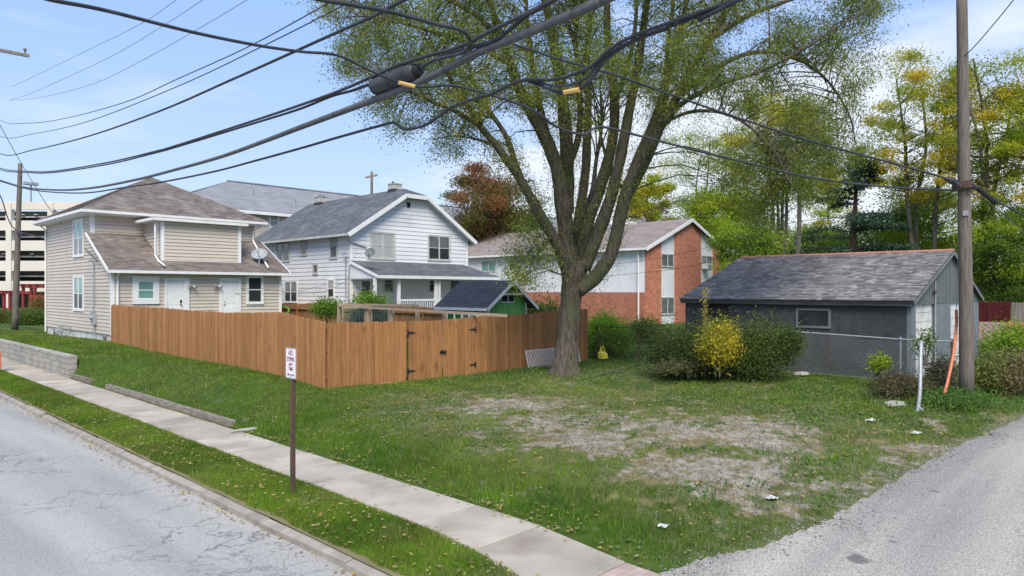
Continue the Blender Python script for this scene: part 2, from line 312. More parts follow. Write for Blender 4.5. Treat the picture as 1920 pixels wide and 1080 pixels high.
# ------------------------------------------------------------------ ground
def grid_mesh(name, xs, ys, zf, matl, colf=None):
    X, Y = np.meshgrid(xs, ys, indexing='ij'); Z = zf(X, Y); nx, ny = X.shape
    V = np.stack([X, Y, Z], -1).reshape(-1, 3)
    i = np.arange(nx*ny).reshape(nx, ny)
    Fc = np.stack([i[:-1, :-1], i[1:, :-1], i[1:, 1:], i[:-1, 1:]], -1).reshape(-1, 4)
    return npmesh(name, V, Fc, matl, None if colf is None else colf(V[:, 0], V[:, 1]), True)
def fields(x, y):
    b = np.maximum(bare(x, y), .42*sm((x-9.4)/1.5)*sm((15.5-y)/2)*sm((24-x)/3))
    mid = fbm(x, y, 1.3, 77, 3); hi = fbm(x*1.0, y*1.6, 4.2, 177, 4)
    gp = sm((.5*mid+.5*hi-(.225+.265*b))/.075)
    gv = sm((b*.205+.36*fbm(x, y, 1.4, 91, 3)+.34*fbm(x*1.3, y, 4.6, 191, 3)+.30*fbm(x, y, 13, 291, 2)-.63)/.085)
    return b, gp, gv*(1-.75*gp)
def soilcol(x, y):
    b, gp, gv = fields(x, y); n2 = fbm(x, y, 6, 31, 3)[:, None]; n4 = fbm(x, y, 8, 35, 3)[:, None]**1.3; n5 = fbm(x, y, 2.2, 37, 3)[:, None]
    g = np.array([.05, .085, .015])*(.6+.9*n2)
    br = np.array([.20, .145, .075])*(.45+1.1*n2)*(1-n5)+np.array([.13, .13, .045])*(.5+n2)*n5+.02
    k = sm((b-.05)/.25)[:, None]*(1-.7*gp[:, None])
    c = g*(1-k)+br*k; gc_ = np.array([.15, .132, .105])+np.array([.34, .315, .27])*n4
    gv = gv[:, None]; return c*(1-gv)+gc_*gv
nonuni = lambda a, b, s, far, k: list(np.arange(a, b, s))+list(np.geomspace(b, far, k))
xs = np.array([6.72, 6.86, 6.90, 6.94, 7.0, 7.06, 7.12]+list(np.arange(7.2, 15, .07))+nonuni(15, 24, .12, 1500, 40)); ys = np.array([-1500, -500, -100, -30]+list(np.arange(-2., 2.6, .3))+list(np.arange(2.6, 18, .07))+list(np.arange(18, 24, .14))+nonuni(24, 48, .25, 1500, 50))
gl = put('ground', grid_mesh('ground', xs, ys, height, M['soil'], soilcol)); tag(gl, kind='structure')
vx = np.arange(4.55, 5.80, .12); vy = np.array(nonuni(3.4, 30, .15, 300, 30))
def wl(y): return 5.76-.32*sm((7.6-np.asarray(y, float))/3.4)
def vz(x, y): return -.10*sm((x-wl(y)-.02)/.04)+.015+.03*np.sin((x-4.55)/1.3*3.14)+(fbm(x, y, 2, 61, 3)-.5)*.03-.11*(1-sm((y-3.8)/2.4))
def vcol(x, y):
    n2 = fbm(x, y, 5, 33, 3); k = sm((6.3-y)/1.4+ (n2-.5))[:, None]; e = (sm((4.85-x)/.25)*.6)[:, None]
    g = np.stack([.04+.05*n2, .07+.05*n2, .015+.015*n2], -1); d = np.stack([.24+.1*n2, .185+.08*n2, .12+.05*n2], -1)
    k = np.clip(k+e, 0, 1); return g*(1-k)+d*k
tag(put('verge', grid_mesh('verge', vx, vy, vz, M['soil'], vcol)), kind='structure')
tag(obj('subgrade', MB().box(-1500, 6.74, -1500, 1500, -1.2, -.30), M['deck']), kind='structure')
road = grid_mesh('road', np.array(list(np.arange(-8, 4.3, .5))+[4.46]), np.arange(-80, 300, 2.), lambda x, y: -.095-.012*np.maximum(0, x-3.6)+0*y, M['road'])
tag(put('road', road), kind='structure')
ax = np.array(list(np.arange(4.41, 24, .1))+list(np.geomspace(24, 200, 12))); av = np.linspace(0, 1, 30)
V = []; 
for x_ in ax:
    e_ = float(edge_n(np.array(x_))) if x_ > 6.2 else min(float(edge(x_)), 3.9)
    for v_ in av: y_ = -9+(e_+9)*v_**.6; V.append((x_, y_, float(alz(x_))-(.012 if v_ > .99 else 0)+.0))
ii = np.arange(len(ax)*30).reshape(len(ax), 30)
tag(put('alley', npmesh('alley', V, np.stack([ii[:-1, :-1], ii[1:, :-1], ii[1:, 1:], ii[:-1, 1:]], -1).reshape(-1, 4), M['alley'], None, True)), kind='structure')
# pavement slabs
sw = thing('sidewalk', 'pale concrete sidewalk of square slabs', None, (6.35, 10, 0)); tag(sw, kind='structure')
joints = [3.75, 4.72, 6.15, 7.42, 8.85, 10.05, 11.25, 12.1, 13.25, 14.72]
while joints[-1] < 75: joints.append(joints[-1]+1.5)
for i in range(len(joints)-1):
    a, b = joints[i]+.008, joints[i+1]-.008; m = MB()
    zz = lambda y: -.095*(1-float(sm((y-4.0)/2.3)))
    l = lambda y: float(wl(y)); r_ = lambda y: 6.93-.12*float(sm((6.6-y)/2.2))
    za, zb = zz(a), zz(b); d1, d2 = random.uniform(-.006, .008), random.uniform(-.006, .008); q = .012
    m.hexa([(l(a), a, za-.15), (r_(a), a, za-.15), (r_(b), b, zb-.15), (l(b), b, zb-.15), (l(a), a, za-q), (r_(a), a, za-q), (r_(b), b, zb-q), (l(b), b, zb-q)])
    m.add([(l(a), a, za-q), (r_(a), a, za-q), (r_(b), b, zb-q), (l(b), b, zb-q), (l(a)+q, a+q, za+d1), (r_(a)-q, a+q, za+d1), (r_(b)-q, b-q, zb+d2), (l(b)+q, b-q, zb+d2)], [(4, 5, 6, 7), (0, 1, 5, 4), (1, 2, 6, 5), (2, 3, 7, 6), (3, 0, 4, 7)])
    obj('slab', m, M['slabbrick'] if i == 0 else M['slab'], sw)
cb = thing('curb', 'broken concrete curb along the street', None, (4.48, 8, 0)); tag(cb, kind='structure')
y = 2.2
while y < 90:
    L_ = random.uniform(1.3, 2.6) if y < 40 else 6; j = random.uniform(-.02, .02); t = random.uniform(-.02, .01)-.1*(1-float(sm((y-3.6)/1.6)))
    m = MB().hexa([(4.42+j, y, -.25), (4.58+j, y, -.25), (4.58+j, y+L_-.02, -.25), (4.42+j, y+L_-.02, -.25),
                   (4.44+j, y, t-.03), (4.57+j, y, t), (4.57-j, y+L_-.02, t), (4.44-j, y+L_-.02, t-.03)])
    obj('curb_stone', m, M['curb'], cb); y += L_

# ------------------------------------------------------------------ walls of block, timbers
rw = thing('retaining_wall', 'low grey block retaining wall between the sidewalk and the tan house lawn', 'wall', (7.05, 36, 0))
bm_ = MB().box(-.14, .14, -.195, .195, -.094, .094).mesh('block', M['block'])
for row in range(4):
    for k in range(44):
        yy = 28.5+.2+k*.4+(.2 if row % 2 else 0)
        if row % 2 and k == 0: h_b = put('block', bm_, rw, True); h_b.location = (0, 28.6-36, row*.2); h_b.scale = (1, .48, 1)
        o = put('block', bm_, rw, True); o.location = (7.05+random.uniform(-.006, .006)-7.05, yy-36, -.02+row*.2+.02); o.rotation_euler = (0, 0, random.uniform(-.02, .02))
capm = MB().box(-.15, .15, -.295, .295, -.04, .04).mesh('cap', M['block'])
for k in range(30):
    o = put('cap_stone', capm, rw, True); o.location = (0, 28.62+k*.6+.2-36, .74)
def timber(y0, y1, z, label):
    t = tag(obj('landscape_timber', MB(), None) if False else bpy.data.objects.new('landscape_timber', MB().hexa(
        [(6.97, y0, z-.12), (7.12, y0, z-.12), (7.12, y1, z-.12), (6.97, y1, z-.12), (6.98, y0, z+.06), (7.11, y0, z+.06), (7.11, y1, z+.05), (6.98, y1, z+.05)]).mesh('timber', M['timber'])), label, 'timber', 'timbers edging the lawn')
    COL.objects.link(t)
timber(15.6, 18.9, .09, 'grey weathered timber edging the sidewalk, the one nearest the road sign')
timber(18.95, 24.6, .09, 'longest grey weathered timber edging the lawn beside the sidewalk')
timber(26.2, 28.3, .09, 'short grey timber at the end of the block retaining wall')

# ------------------------------------------------------------------ stained fence
ftop_f = ([16.76, 19.17, 23.36, 26.3, 30.28, 34.99], [2.25, 2.46, 2.37, 2.40, 2.45, 2.43])
ftop_g = ([10.2, 10.6, 12.83, 14.05, 15.69, 18.4, 18.47, 19.79, 21.29, 21.8], [2.26, 2.22, 2.19, 2.17, 2.25, 2.28, 2.31, 2.33, 2.40, 2.38])
def board_mesh(mt):
    w_ = .0655; t = .011; c = .025; hgt = 1.0
    prof = [(-w_, 0), (w_, 0), (w_, hgt-c), (w_-c, hgt), (-w_+c, hgt), (-w_, hgt-c)]
    m = MB().prism([(a, -t, b) for a, b in prof], (0, 2*t, 0)); return m.mesh('board', mt)
BM = board_mesh(M['fence']); BMo = board_mesh(M['fence_old'])
def boards(parent, p0, p1, topf, mesh, step=.14, out=(0, 0), skip=None, botf=None, name='board'):
    p0 = Vector(p0); p1 = Vector(p1); d = p1-p0; L_ = d.length; n = int(L_/step); a = math.atan2(d.y, d.x)
    for k in range(n):
        s = (k+.5)*step; p = p0+d*(s/L_)
        if skip and skip(p): continue
        zb = float(height(p.x, p.y))-.03 if botf is None else botf(p); zt = topf(p)+random.uniform(-.016, .016)
        o = put(name, mesh, parent, True); o.location = (p.x+out[0]-parent.location.x+random.uniform(-.002, .002), p.y+out[1]-parent.location.y+random.uniform(-.002, .002), zb-parent.location.z)
        o.scale = (1, 1, zt-zb); o.rotation_euler = (random.uniform(-.004, .004), random.uniform(-.004, .004), a)
fence = thing('wooden_fence', 'tall orange-brown stained board fence wrapping the corner of the yard', 'fence', (10.14, 16.8, .45))
gx0, gm, gx1 = 12.93, 14.27, 15.66
boards(fence, (10.14, 16.82), (10.14, 35.0), lambda p: float(np.interp(p.y, *ftop_f)), BM)
boards(fence, (10.2, 16.8), (21.8, 16.8), lambda p: float(np.interp(p.x, *ftop_g)), BM, skip=lambda p: gx0 < p.x < gx1)
for a, b in (((10.2, 16.87), (10.2, 34.9)),):
    for zz_ in (.25, 1.0, 1.65):
        obj('rail', MB().tube([(10.2, yy, float(height(10.2, yy))+zz_) for yy in np.linspace(16.9, 34.9, 12)], .04, 4), M['fence_old'], fence)
for zz_ in (.25, 1.0, 1.62):
    for xa, xb in ((10.2, gx0-.05), (gx1+.05, 21.75)):
        obj('rail', MB().tube([(xx, 16.87, float(height(xx, 16.87))+zz_) for xx in np.linspace(xa, xb, 6)], .04, 4), M['fence_old'], fence)
for p in [(10.24, 16.92)]+[(10.26, q) for q in (19.3, 21.8, 24.3, 26.8, 29.3, 31.8, 34.8)]+[(q, 16.92) for q in (12.85, 15.75, 18.2, 20.2, 21.72)]:
    h_ = float(height(*p)); obj('post', MB().box(p[0]-.045, p[0]+.045, p[1]-.045, p[1]+.045, h_-.1, h_+1.7), M['fence_old'], fence)
def leaf_gate(x0, x1, tilt, label, hinge_left):
    hx = x0 if hinge_left else x1; g = thing('gate', label, 'gate', (hx, 16.80, .3), group='double gate leaves in the stained fence')
    bt = Vector((0, 0, 0)); n = 9; stp = (x1-x0-.02)/n
    for k in range(n):
        xx = x0+.01+(k+.5)*stp; sag = tilt*(xx-hx)
        o = put('board', BM, g, True); zb = float(height(xx, 16.8))-.0+sag; zt = float(np.interp(xx, *ftop_g))+sag*.6
        o.location = (xx-hx, random.uniform(-.002, .002)-.012, zb-.3); o.scale = (stp/.14, 1, zt-zb); o.rotation_euler = (0, tilt*.4, 0)
    for zz_ in (.35, 1.5):
        z_ = .3+zz_; obj('rail', MB().beam((x0+.05, 16.84, z_), (x1-.05, 16.84, z_+tilt*(x1-x0)*(1 if hinge_left else -1)*.5), .03, .08), M['fence_old'], g)
    sg = 1 if hinge_left else -1
    for z_ in (.68, 1.83):
        m = MB().box(hx-sg*.02-.025, hx-sg*.02+.025, 16.765, 16.776, z_-.09, z_+.09)
        m.prism([(hx, 16.772, z_-.04), (hx+sg*.26, 16.772, z_-.012), (hx+sg*.26, 16.772, z_+.012), (hx, 16.772, z_+.04)], (0, -.008, 0))
        m.tube([(hx, 16.765, z_-.09), (hx, 16.765, z_+.09)], .012, 6)
        obj('hinge', m, M['black'], g)
    return g
leaf_gate(gx0, gm-.015, .0, 'left leaf of the fence gate, hanging straight beside the corner side', True)
gr = leaf_gate(gm+.015, gx1, .0, 'right leaf of the fence gate, nearer the big tree and carrying the black latch', False)
m = MB().box(14.18, 14.27, 16.74, 16.772, 1.12, 1.24); m.tube([(14.14, 16.745, 1.18), (14.40, 16.745, 1.18)], .022, 8)
m.tube([(14.33, 16.77, 1.24), (14.33, 16.71, 1.22), (14.33, 16.71, 1.14), (14.33, 16.77, 1.12)], .014, 6); obj('latch', m, M['black'], gr)
fb_ = thing('wooden_fence', 'weathered brown back fence with rails, seen between the tan and white houses', 'fence', (21.8, 20, .45))
boards(fb_, (21.8, 17.0), (21.8, 47), lambda p: 2.33+.06*math.sin(p.y*.9), BMo, step=.145)
for zz_ in (.9, 2.0): obj('rail', MB().box(21.70, 21.78, 17, 47, zz_-.04, zz_+.04), M['fence'], fb_)
for q in np.arange(17.2, 47, 2.45): obj('post', MB().box(21.68, 21.785, q-.05, q+.05, .3, 2.3), M['fence'], fb_)
for i, (a, b, z_) in enumerate(((11.75, 12.02, .41), (12.05, 12.33, .40))):
    tag(obj('loose_brick', MB().box(a, b, 16.55, 16.66, z_-.05, z_+.035), M['redbrickpc']), ('left', 'right')[i]+' one of two loose bricks lying at the foot of the fence', 'brick', 'loose bricks by the fence')

# ------------------------------------------------------------------ wall frames, siding, roofs, windows
class Fr:
    def __init__(s, ax, c, o=(0, 0), rot=None):
        s.ax, s.c = ax, c
        if ax == 'y': s.o, s.u, s.n = Vector((0, c, 0)), Vector((1, 0, 0)), Vector((0, -1, 0))
        elif ax == 'x': s.o, s.u, s.n = Vector((c, 0, 0)), Vector((0, 1, 0)), Vector((-1, 0, 0))
        else: s.o, s.u, s.n = rot
    def p(s, u, n, z): return s.o+s.u*u+s.n*n+Vector((0, 0, z))
    def box(s, m, u0, u1, n0, n1, z0, z1):
        return m.hexa([s.p(u0, n0, z0), s.p(u1, n0, z0), s.p(u1, n1, z0), s.p(u0, n1, z0), s.p(u0, n0, z1), s.p(u1, n0, z1), s.p(u1, n1, z1), s.p(u0, n1, z1)])
    def px(s, x0, y0, x1, y1):
        f = on_y if s.ax == 'y' else on_x; c = (x0+x1)/2; g = (lambda v: v.x) if s.ax == 'y' else (lambda v: v.y)
        a, b = g(f(x0, y0, s.c)), g(f(x1, y0, s.c)); return (min(a, b), max(a, b), f(c, y1, s.c).z, f(c, y0, s.c).z)
def siding(fr, parent, mt, span, z0, z1, pitch=.115, name='siding'):
    m = MB(); z = z0
    while z < z1-.02:
        zt = min(z+pitch, z1); a0, b0 = span(z+.001); a1, b1 = span(zt-.001)
        if b0-a0 > .03 and b1-a1 > -.01:
            if b1 < a1: a1 = b1 = (a1+b1)/2
            g = .022; m.add([fr.p(a0, .034, z+g), fr.p(b0, .034, z+g), fr.p(b1, .012, zt), fr.p(a1, .012, zt), fr.p(a0, .001, z+g), fr.p(b0, .001, z+g), fr.p(b0, .0015, z), fr.p(a0, .0015, z)], [(0, 1, 2, 3), (4, 5, 1, 0), (7, 6, 5, 4)])
        z = zt
    return obj(name, m, mt, parent, kind='stuff')
def window(fr, parent, u0, u1, z0, z1, trim=.09, mt=None, glass='glass', split=1, rail=True, base=.03, glass2=None, sashmat=None):
    mt = mt or M['trim']; m = MB(); t = trim
    for a, b, c, d in ((u0-t, u1+t, z1, z1+t), (u0-t, u1+t, z0-t, z0), (u0-t, u0, z0, z1), (u1, u1+t, z0, z1)): fr.box(m, a, b, 0, base+.035+(.012 if c < z0 else 0), c, d)
    wn = obj('window', m, mt, parent); ww = (u1-u0)/split
    for k in range(split):
        a, b = u0+k*ww+(.02 if k else 0), u0+(k+1)*ww-(.02 if k < split-1 else 0)
        s = MB(); q = .035
        if k: fr.box(s, a-.04, a, 0, base+.03, z0, z1)
        for c0, c1, d0, d1 in ((a, a+q, z0, z1), (b-q, b, z0, z1), (a+q, b-q, z0, z0+q), (a+q, b-q, z1-q, z1)): fr.box(s, c0, c1, 0, base+.02, d0, d1)
        zm = (z0+z1)/2
        if rail: fr.box(s, a+q, b-q, 0, base+.024, zm-.022, zm+.022)
        obj('sash', s, sashmat or mt, wn)
        for lo_, hi_, gl_ in (((z0+q, zm-.022, glass2 or glass), (zm+.022, z1-q, glass)) if rail else ((z0+q, z1-q, glass),)):
            g = MB(); fr.box(g, a+q, b-q, .0, base+.008, lo_, hi_); obj('pane', g, M[gl_], wn)
    return wn
def wpx(fr, parent, x0, y0, x1, y1, **k):
    t = k.get('trim', .09); u0, u1, z0, z1 = fr.px(x0, y0, x1, y1); return window(fr, parent, u0+t, u1-t, z0+t, z1-t, **k)
def shingles(parent, poly, mt, tab=.3, row=.14, th=.014, name='shingles', kind='stuff', deck=True):
    P = [Vector(p) for p in poly]; A, B = P[0], P[1]; s = (B-A).normalized()
    nrm = s.cross((P[2]-B)).normalized()
    if nrm.z < 0: nrm = -nrm
    t = (P[2]-A)-s*((P[2]-A).dot(s)); t.normalize()
    Q = [((p-A).dot(s), (p-A).dot(t)) for p in P]; T = max(q[1] for q in Q); m = MB()
    def rng_(tt):
        xs_ = []
        for i in range(len(Q)):
            (x0, y0), (x1, y1) = Q[i], Q[(i+1) % len(Q)]
            if (y0-tt)*(y1-tt) <= 0 and abs(y1-y0) > 1e-6: xs_.append(x0+(x1-x0)*(tt-y0)/(y1-y0))
        return (min(xs_), max(xs_)) if len(xs_) > 1 else None
    k = 0; tt = -.03
    while tt < T-.02:
        t1 = min(tt+row, T-.001); r0 = rng_(max(tt, .001)); r1 = rng_(t1)
        if r0 and r1:
            a = r0[0]-random.uniform(0, tab)
            while a < r0[1]:
                b = a+tab*random.uniform(.85, 1.15); c0, c1 = max(a, r0[0]), min(b, r0[1]); d0, d1 = max(a, r1[0]), min(b, r1[1])
                if c1-c0 > .01:
                    if d1 < d0: d0 = d1 = min(max((c0+c1)/2, r1[0]), r1[1])
                    h = th*random.uniform(.7, 1.4); e = random.uniform(-.006, .006)
                    pt = lambda ss, tq, hh: A+s*ss+t*tq+nrm*hh
                    m.add([pt(c0+.003, tt+e, h), pt(c1-.003, tt+e, h), pt(d1, t1+.01, .002), pt(d0, t1+.01, .002), pt(c0, tt+e, -.004), pt(c1, tt+e, -.004)]+([pt(c0, tt-.022, .001), pt(c1, tt-.022, .001)] if th > .03 else []), [(0, 1, 2, 3), (4, 5, 1, 0)])
                a = b
        tt = t1; k += 1
    if deck: obj('roof_deck', MB().prism([p-nrm*.012 for p in P], -nrm*.09), M['deck'], parent)
    return obj(name, m, mt, parent, kind=kind)
def part(parent, name, mt, fn, **k):
    m = MB(); fn(m); return obj(name, m, mt, parent, **k)

# ------------------------------------------------------------------ tan house
H1 = thing('tan_house', 'two-storey tan vinyl house with brown hipped roof behind the stained fence', 'house', (14.3, 40.5, .7))
X0, X1, Y0, Y1, Y2 = 10.2, 18.4, 35.0, 38.0, 46.4
ZS0, ZS1, ZE = 4.17, 5.88, 7.0
part(H1, 'wall', M['siding_tan'], lambda m: (m.box(X0, X1, Y1, Y2, 1.05, ZE), m.prism([(X0, Y0, 1.05), (X0, Y1-.002, 1.05), (X0, Y1-.002, ZS1), (X0, Y0, ZS0)], (X1-X0, 0, 0))))
part(H1, 'foundation', M['found'], lambda m: m.box(X0+.03, X1-.03, Y0+.03, Y2-.03, -.2, 1.05))
fs = Fr('x', X0); fr1 = Fr('y', Y0); fu = Fr('y', Y1)
siding(fs, H1, M['siding_tan'], lambda z: (Y0 if z < ZS0 else min(Y1, Y0+(z-ZS0)/(ZS1-ZS0)*3), Y2), 1.08, ZE,.17)
siding(fr1, H1, M['siding_tan'], lambda z: (X0, X1), 1.08, ZS0,.17)
siding(fu, H1, M['siding_tan'], lambda z: (X0, X1), 5.8, ZE,.17)
# trims
part(H1, 'corner_trim', M['trim'], lambda m: (m.box(X0-.04, X0+.10, Y0-.04, Y0+.10, 1.06, ZS0-.02)))
part(H1, 'corner_trim', M['trim'], lambda m: (m.box(X0-.04, X0+.12, Y1-.04, Y1+.12, ZS1-.1, ZE-.12)))
part(H1, 'corner_trim', M['trim'], lambda m: (m.box(X0-.04, X0+.10, Y2-.10, Y2+.04, 1.06, ZE-.12)))
part(H1, 'corner_trim', M['trim'], lambda m: (m.box(X1-.10, X1+.04, Y0-.04, Y0+.10, 1.06, ZS0-.02)))
ez = ZE-.02; ov = .5; ap = (14.3, 42.2, 9.5)
c = [(X0-ov, Y1-ov, ez), (X1+ov, Y1-ov, ez), (X1+ov, Y2+ov, ez), (X0-ov, Y2+ov, ez)]
for i in range(4): shingles(H1, [c[i], c[(i+1) % 4], ap], M['shing_brown'], .32, .15, name='shingles')
part(H1, 'hip_cap', M['shing_brown'], lambda m: [m.tube([c[i], ap], .05, 5) for i in range(4)])
part(H1, 'soffit', M['trim'], lambda m: m.box(X0-ov+.02, X1+ov-.02, Y1-ov+.02, Y2+ov-.02, ez-.22, ez-.115))
part(H1, 'gutter', M['trim'], lambda m: (m.box(X0-ov-.10, X1+ov, Y1-ov-.11, Y1-ov, ez-.15, ez-.02), m.box(X0-ov-.11, X0-ov, Y1-ov, Y2+ov, ez-.15, ez-.02)))
sh = [(X0-.25, Y0-.35, ZS0-.12), (X1+.35, Y0-.35, ZS0-.12), (X1+.35, Y1-.01, ZS1+.02), (X0-.25, Y1-.01, ZS1+.02)]
shingles(H1, sh, M['shing_brown'], .32, .14, name='shingles')
part(H1, 'rake_board', M['trim'], lambda m: m.beam((X0-.27, Y0-.37, ZS0-.17), (X0-.27, Y1, ZS1-.03), .04, .13))
part(H1, 'rake_board', M['trim'], lambda m: m.beam((X1+.37, Y0-.37, ZS0-.17), (X1+.37, Y1, ZS1-.03), .04, .13))
part(H1, 'gutter', M['trim'], lambda m: m.box(X0-.28, X1+.38, Y0-.47, Y0-.36, ZS0-.27, ZS0-.14))
part(H1, 'soffit', M['siding_tan'], lambda m: m.box(X0-.2, X1+.3, Y0-.36, Y0, ZS0-.27, ZS0-.20))
# box dormer
bx0, bx1, by = 12.55, 16.45, 35.6; bz = 4.47
part(H1, 'dormer_wall', M['siding_tan'], lambda m: m.box(bx0, bx1, by, Y1, 4.45, 6.5))
fd = Fr('y', by); siding(fd, H1, M['siding_tan'], lambda z: (bx0, bx1), bz+.12, 6.45,.17)
fdl = Fr('x', bx0); siding(fdl, H1, M['siding_tan'], lambda z: (by+max(0, (z-4.55)*0), Y1), bz, 6.45,.17)
part(H1, 'dormer_roof', M['trim'], lambda m: (m.box(bx0-.5, bx1+.3, by-.3, Y1+.05, 6.47, 6.60)))
part(H1, 'dormer_roofing', M['shing_brown'], lambda m: (m.prism([(bx0-.45, by-.28, 6.602), (bx1+.28, by-.28, 6.602), (bx1+.28, Y1, 6.80), (bx0-.45, Y1, 6.80)], (0, 0, .03))))
for a in (bx0-.03, bx1-.12): part(H1, 'corner_trim', M['trim'], lambda m: m.box(a, a+.15, by-.045, by+.08, bz+.02, 6.47))
part(H1, 'corner_trim', M['trim'], lambda m: m.box(bx0-.045, bx0, by+.35, by+.5, bz+.15, 6.47))
part(H1, 'sill_trim', M['trim'], lambda m: m.box(bx0, bx1, by-.05, by, bz+.02, bz+.12))
part(H1, 'downspout', M['trim'], lambda m: m.tube([on_y(291, 418, by-.06), on_y(291, 478, by-.06), on_y(297, 489, by-.25), on_y(309, 498, Y0-.3)], .045, 6))
part(H1, 'downspout', M['trim'], lambda m: m.tube([(18.6, Y1-.45, 6.7), (18.25, Y1-.12, 6.5), (18.25, Y1-.12, 5.9), (17.6, Y0-.2, 4.3)], .05, 6))
part(H1, 'downspout', M['trim'], lambda m: m.tube([(10.42, Y0-.4, 3.95), (10.42, Y0-.08, 3.8), (10.42, Y0-.08, 1.0)], .05, 6))
part(H1, 'downspout', M['trim'], lambda m: m.tube([(X0-.4, Y2-.1, 6.8), (X0-.09, Y2-.12, 6.5), (X0-.09, Y2-.12, .8)], .045, 6))
part(H1, 'vent_pipe', M['trim'], lambda m: m.tube([at(355, 412, 38.6), at(355, 388, 38.6)], .07, 8))
for (a, b, c_, d) in ((139, 411, 158, 482), (139, 517, 158, 583)): wpx(fs, H1, a, b, c_, d, trim=.10, split=2, glass='glass_teal', glass2='glass_grey')
wpx(fr1, H1, 248, 518, 298, 570, trim=.24, glass='glass_teal', glass2='glass_teal')
wpx(fr1, H1, 461, 516, 493.5, 570.6, trim=.11, glass='glass')
wpx(fu, H1, 465, 421, 473, 440, trim=.05, glass='glass') if False else None
for (a, b, i0, i1, tp, knob, dk) in ((308, 354, 312.5, 343, 527, .1, 1), (411, 451, 416, 444, 528, .9, 0)):
    u0, u1, _, zt = fr1.px(i0, tp, i1, 600); U0, U1, _, ZT = fr1.px(a, 521.5, b, 600)
    m = MB(); fr1.box(m, u0, u1, 0, .05, 1.5, zt)
    dr = obj('door', m, M['trim'], H1)
    def casing(m): fr1.box(m, U0, u0-.01, 0, .08, 1.5, ZT); fr1.box(m, u1+.01, U1, 0, .08, 1.5, ZT); fr1.box(m, u0-.01, u1+.01, 0, .08, zt+.012, ZT)
    part(H1, 'door_casing', M['trim'], casing)
    def pan(m):
        for (s0, s1, z0, z1) in ((.12, .46, 1.7, 2.3), (.54, .88, 1.7, 2.3), (.12, .46, 2.45, 3.35), (.54, .88, 2.45, 3.35)):
            fr1.box(m, u0+(u1-u0)*s0, u0+(u1-u0)*s1, .05, .058, z0, z1)
    part(dr, 'door_panel', M['trim'], pan)
    hx = u1-.12 if dk else u0+.1
    part(dr, 'handle', M['black'] if dk else M['galv'], lambda m: (m.tube([fr1.p(hx, .05, 2.42), fr1.p(hx, .12, 2.42)], .035, 8), fr1.box(m, hx-.045, hx+.045, .05, .07, 2.5, 2.66) if dk else m.tube([fr1.p(hx, .05, 2.56), fr1.p(hx, .09, 2.56)], .03, 8)))
for pxx in (357, 404.5):
    q = on_y(pxx, 535, Y0)
    part(H1, 'wall_light', M['trim_old'], lambda m: (m.box(q.x-.06, q.x+.06, Y0-.08, Y0-.02, q.z-.06, q.z+.06), m.tube([(q.x, Y0-.08, q.z), (q.x+.12, Y0-.2, q.z-.06), (q.x+.16, Y0-.27, q.z-.1)], [.03, .05, .08], 8), m.tube([(q.x, Y0-.08, q.z), (q.x-.12, Y0-.2, q.z+.0), (q.x-.16, Y0-.27, q.z-.04)], [.03, .05, .08], 8)))
# services on the street wall
e0 = on_x(180, 492, X0); e1 = on_x(181, 585, X0)
part(H1, 'service_mast', M['galv'], lambda m: (m.tube([(X0-.12, e0.y, e1.z), (X0-.12, e0.y, e0.z)], .035, 8), m.tube([(X0-.12, e0.y, e0.z), (X0-.16, e0.y, e0.z+.12), (X0-.3, e0.y, e0.z+.08)], .06, 8)))
part(H1, 'electric_meter', M['galv'], lambda m: (m.box(X0-.2, X0-.03, e1.y-.17, e1.y+.17, 1.5, 2.05), m.tube([(X0-.2, e1.y, 1.82), (X0-.30, e1.y, 1.82)], .09, 12), m.box(X0-.16, X0-.03, e1.y+.22, e1.y+.42, 1.75, 2.1), m.tube([(X0-.1, e1.y-.05, 1.5), (X0-.1, e1.y-.05, .9)], .03, 6)))
g0 = on_x(125, 620, X0)
part(H1, 'gas_meter', M['dish'], lambda m: (m.tube([(X0-.35, g0.y-.16, .95), (X0-.35, g0.y+.16, .95)], .17, 12), m.tube([(X0-.35, g0.y, 1.1), (X0-.35, g0.y, 1.3), (X0-.35, g0.y-.6, 1.32), (X0-.35, g0.y-.6, .7)], .03, 6), m.tube([(X0-.35, g0.y-.1, 1.1), (X0-.35, g0.y-.1, 1.22), (X0-.1, g0.y-1.0, 1.25), (X0-.1, g0.y-1.0, .8)], .028, 6), m.tube([(X0-.35, g0.y-.6, 1.0), (X0-.35, g0.y-.75, 1.0)], .08, 8)))
for pxx in (102, 196):
    q = on_x(pxx, 625, X0); part(H1, 'vent', M['glass_grey'], lambda m: m.box(X0-.005, X0+.04, q.y-.18, q.y+.18, .68, .98))
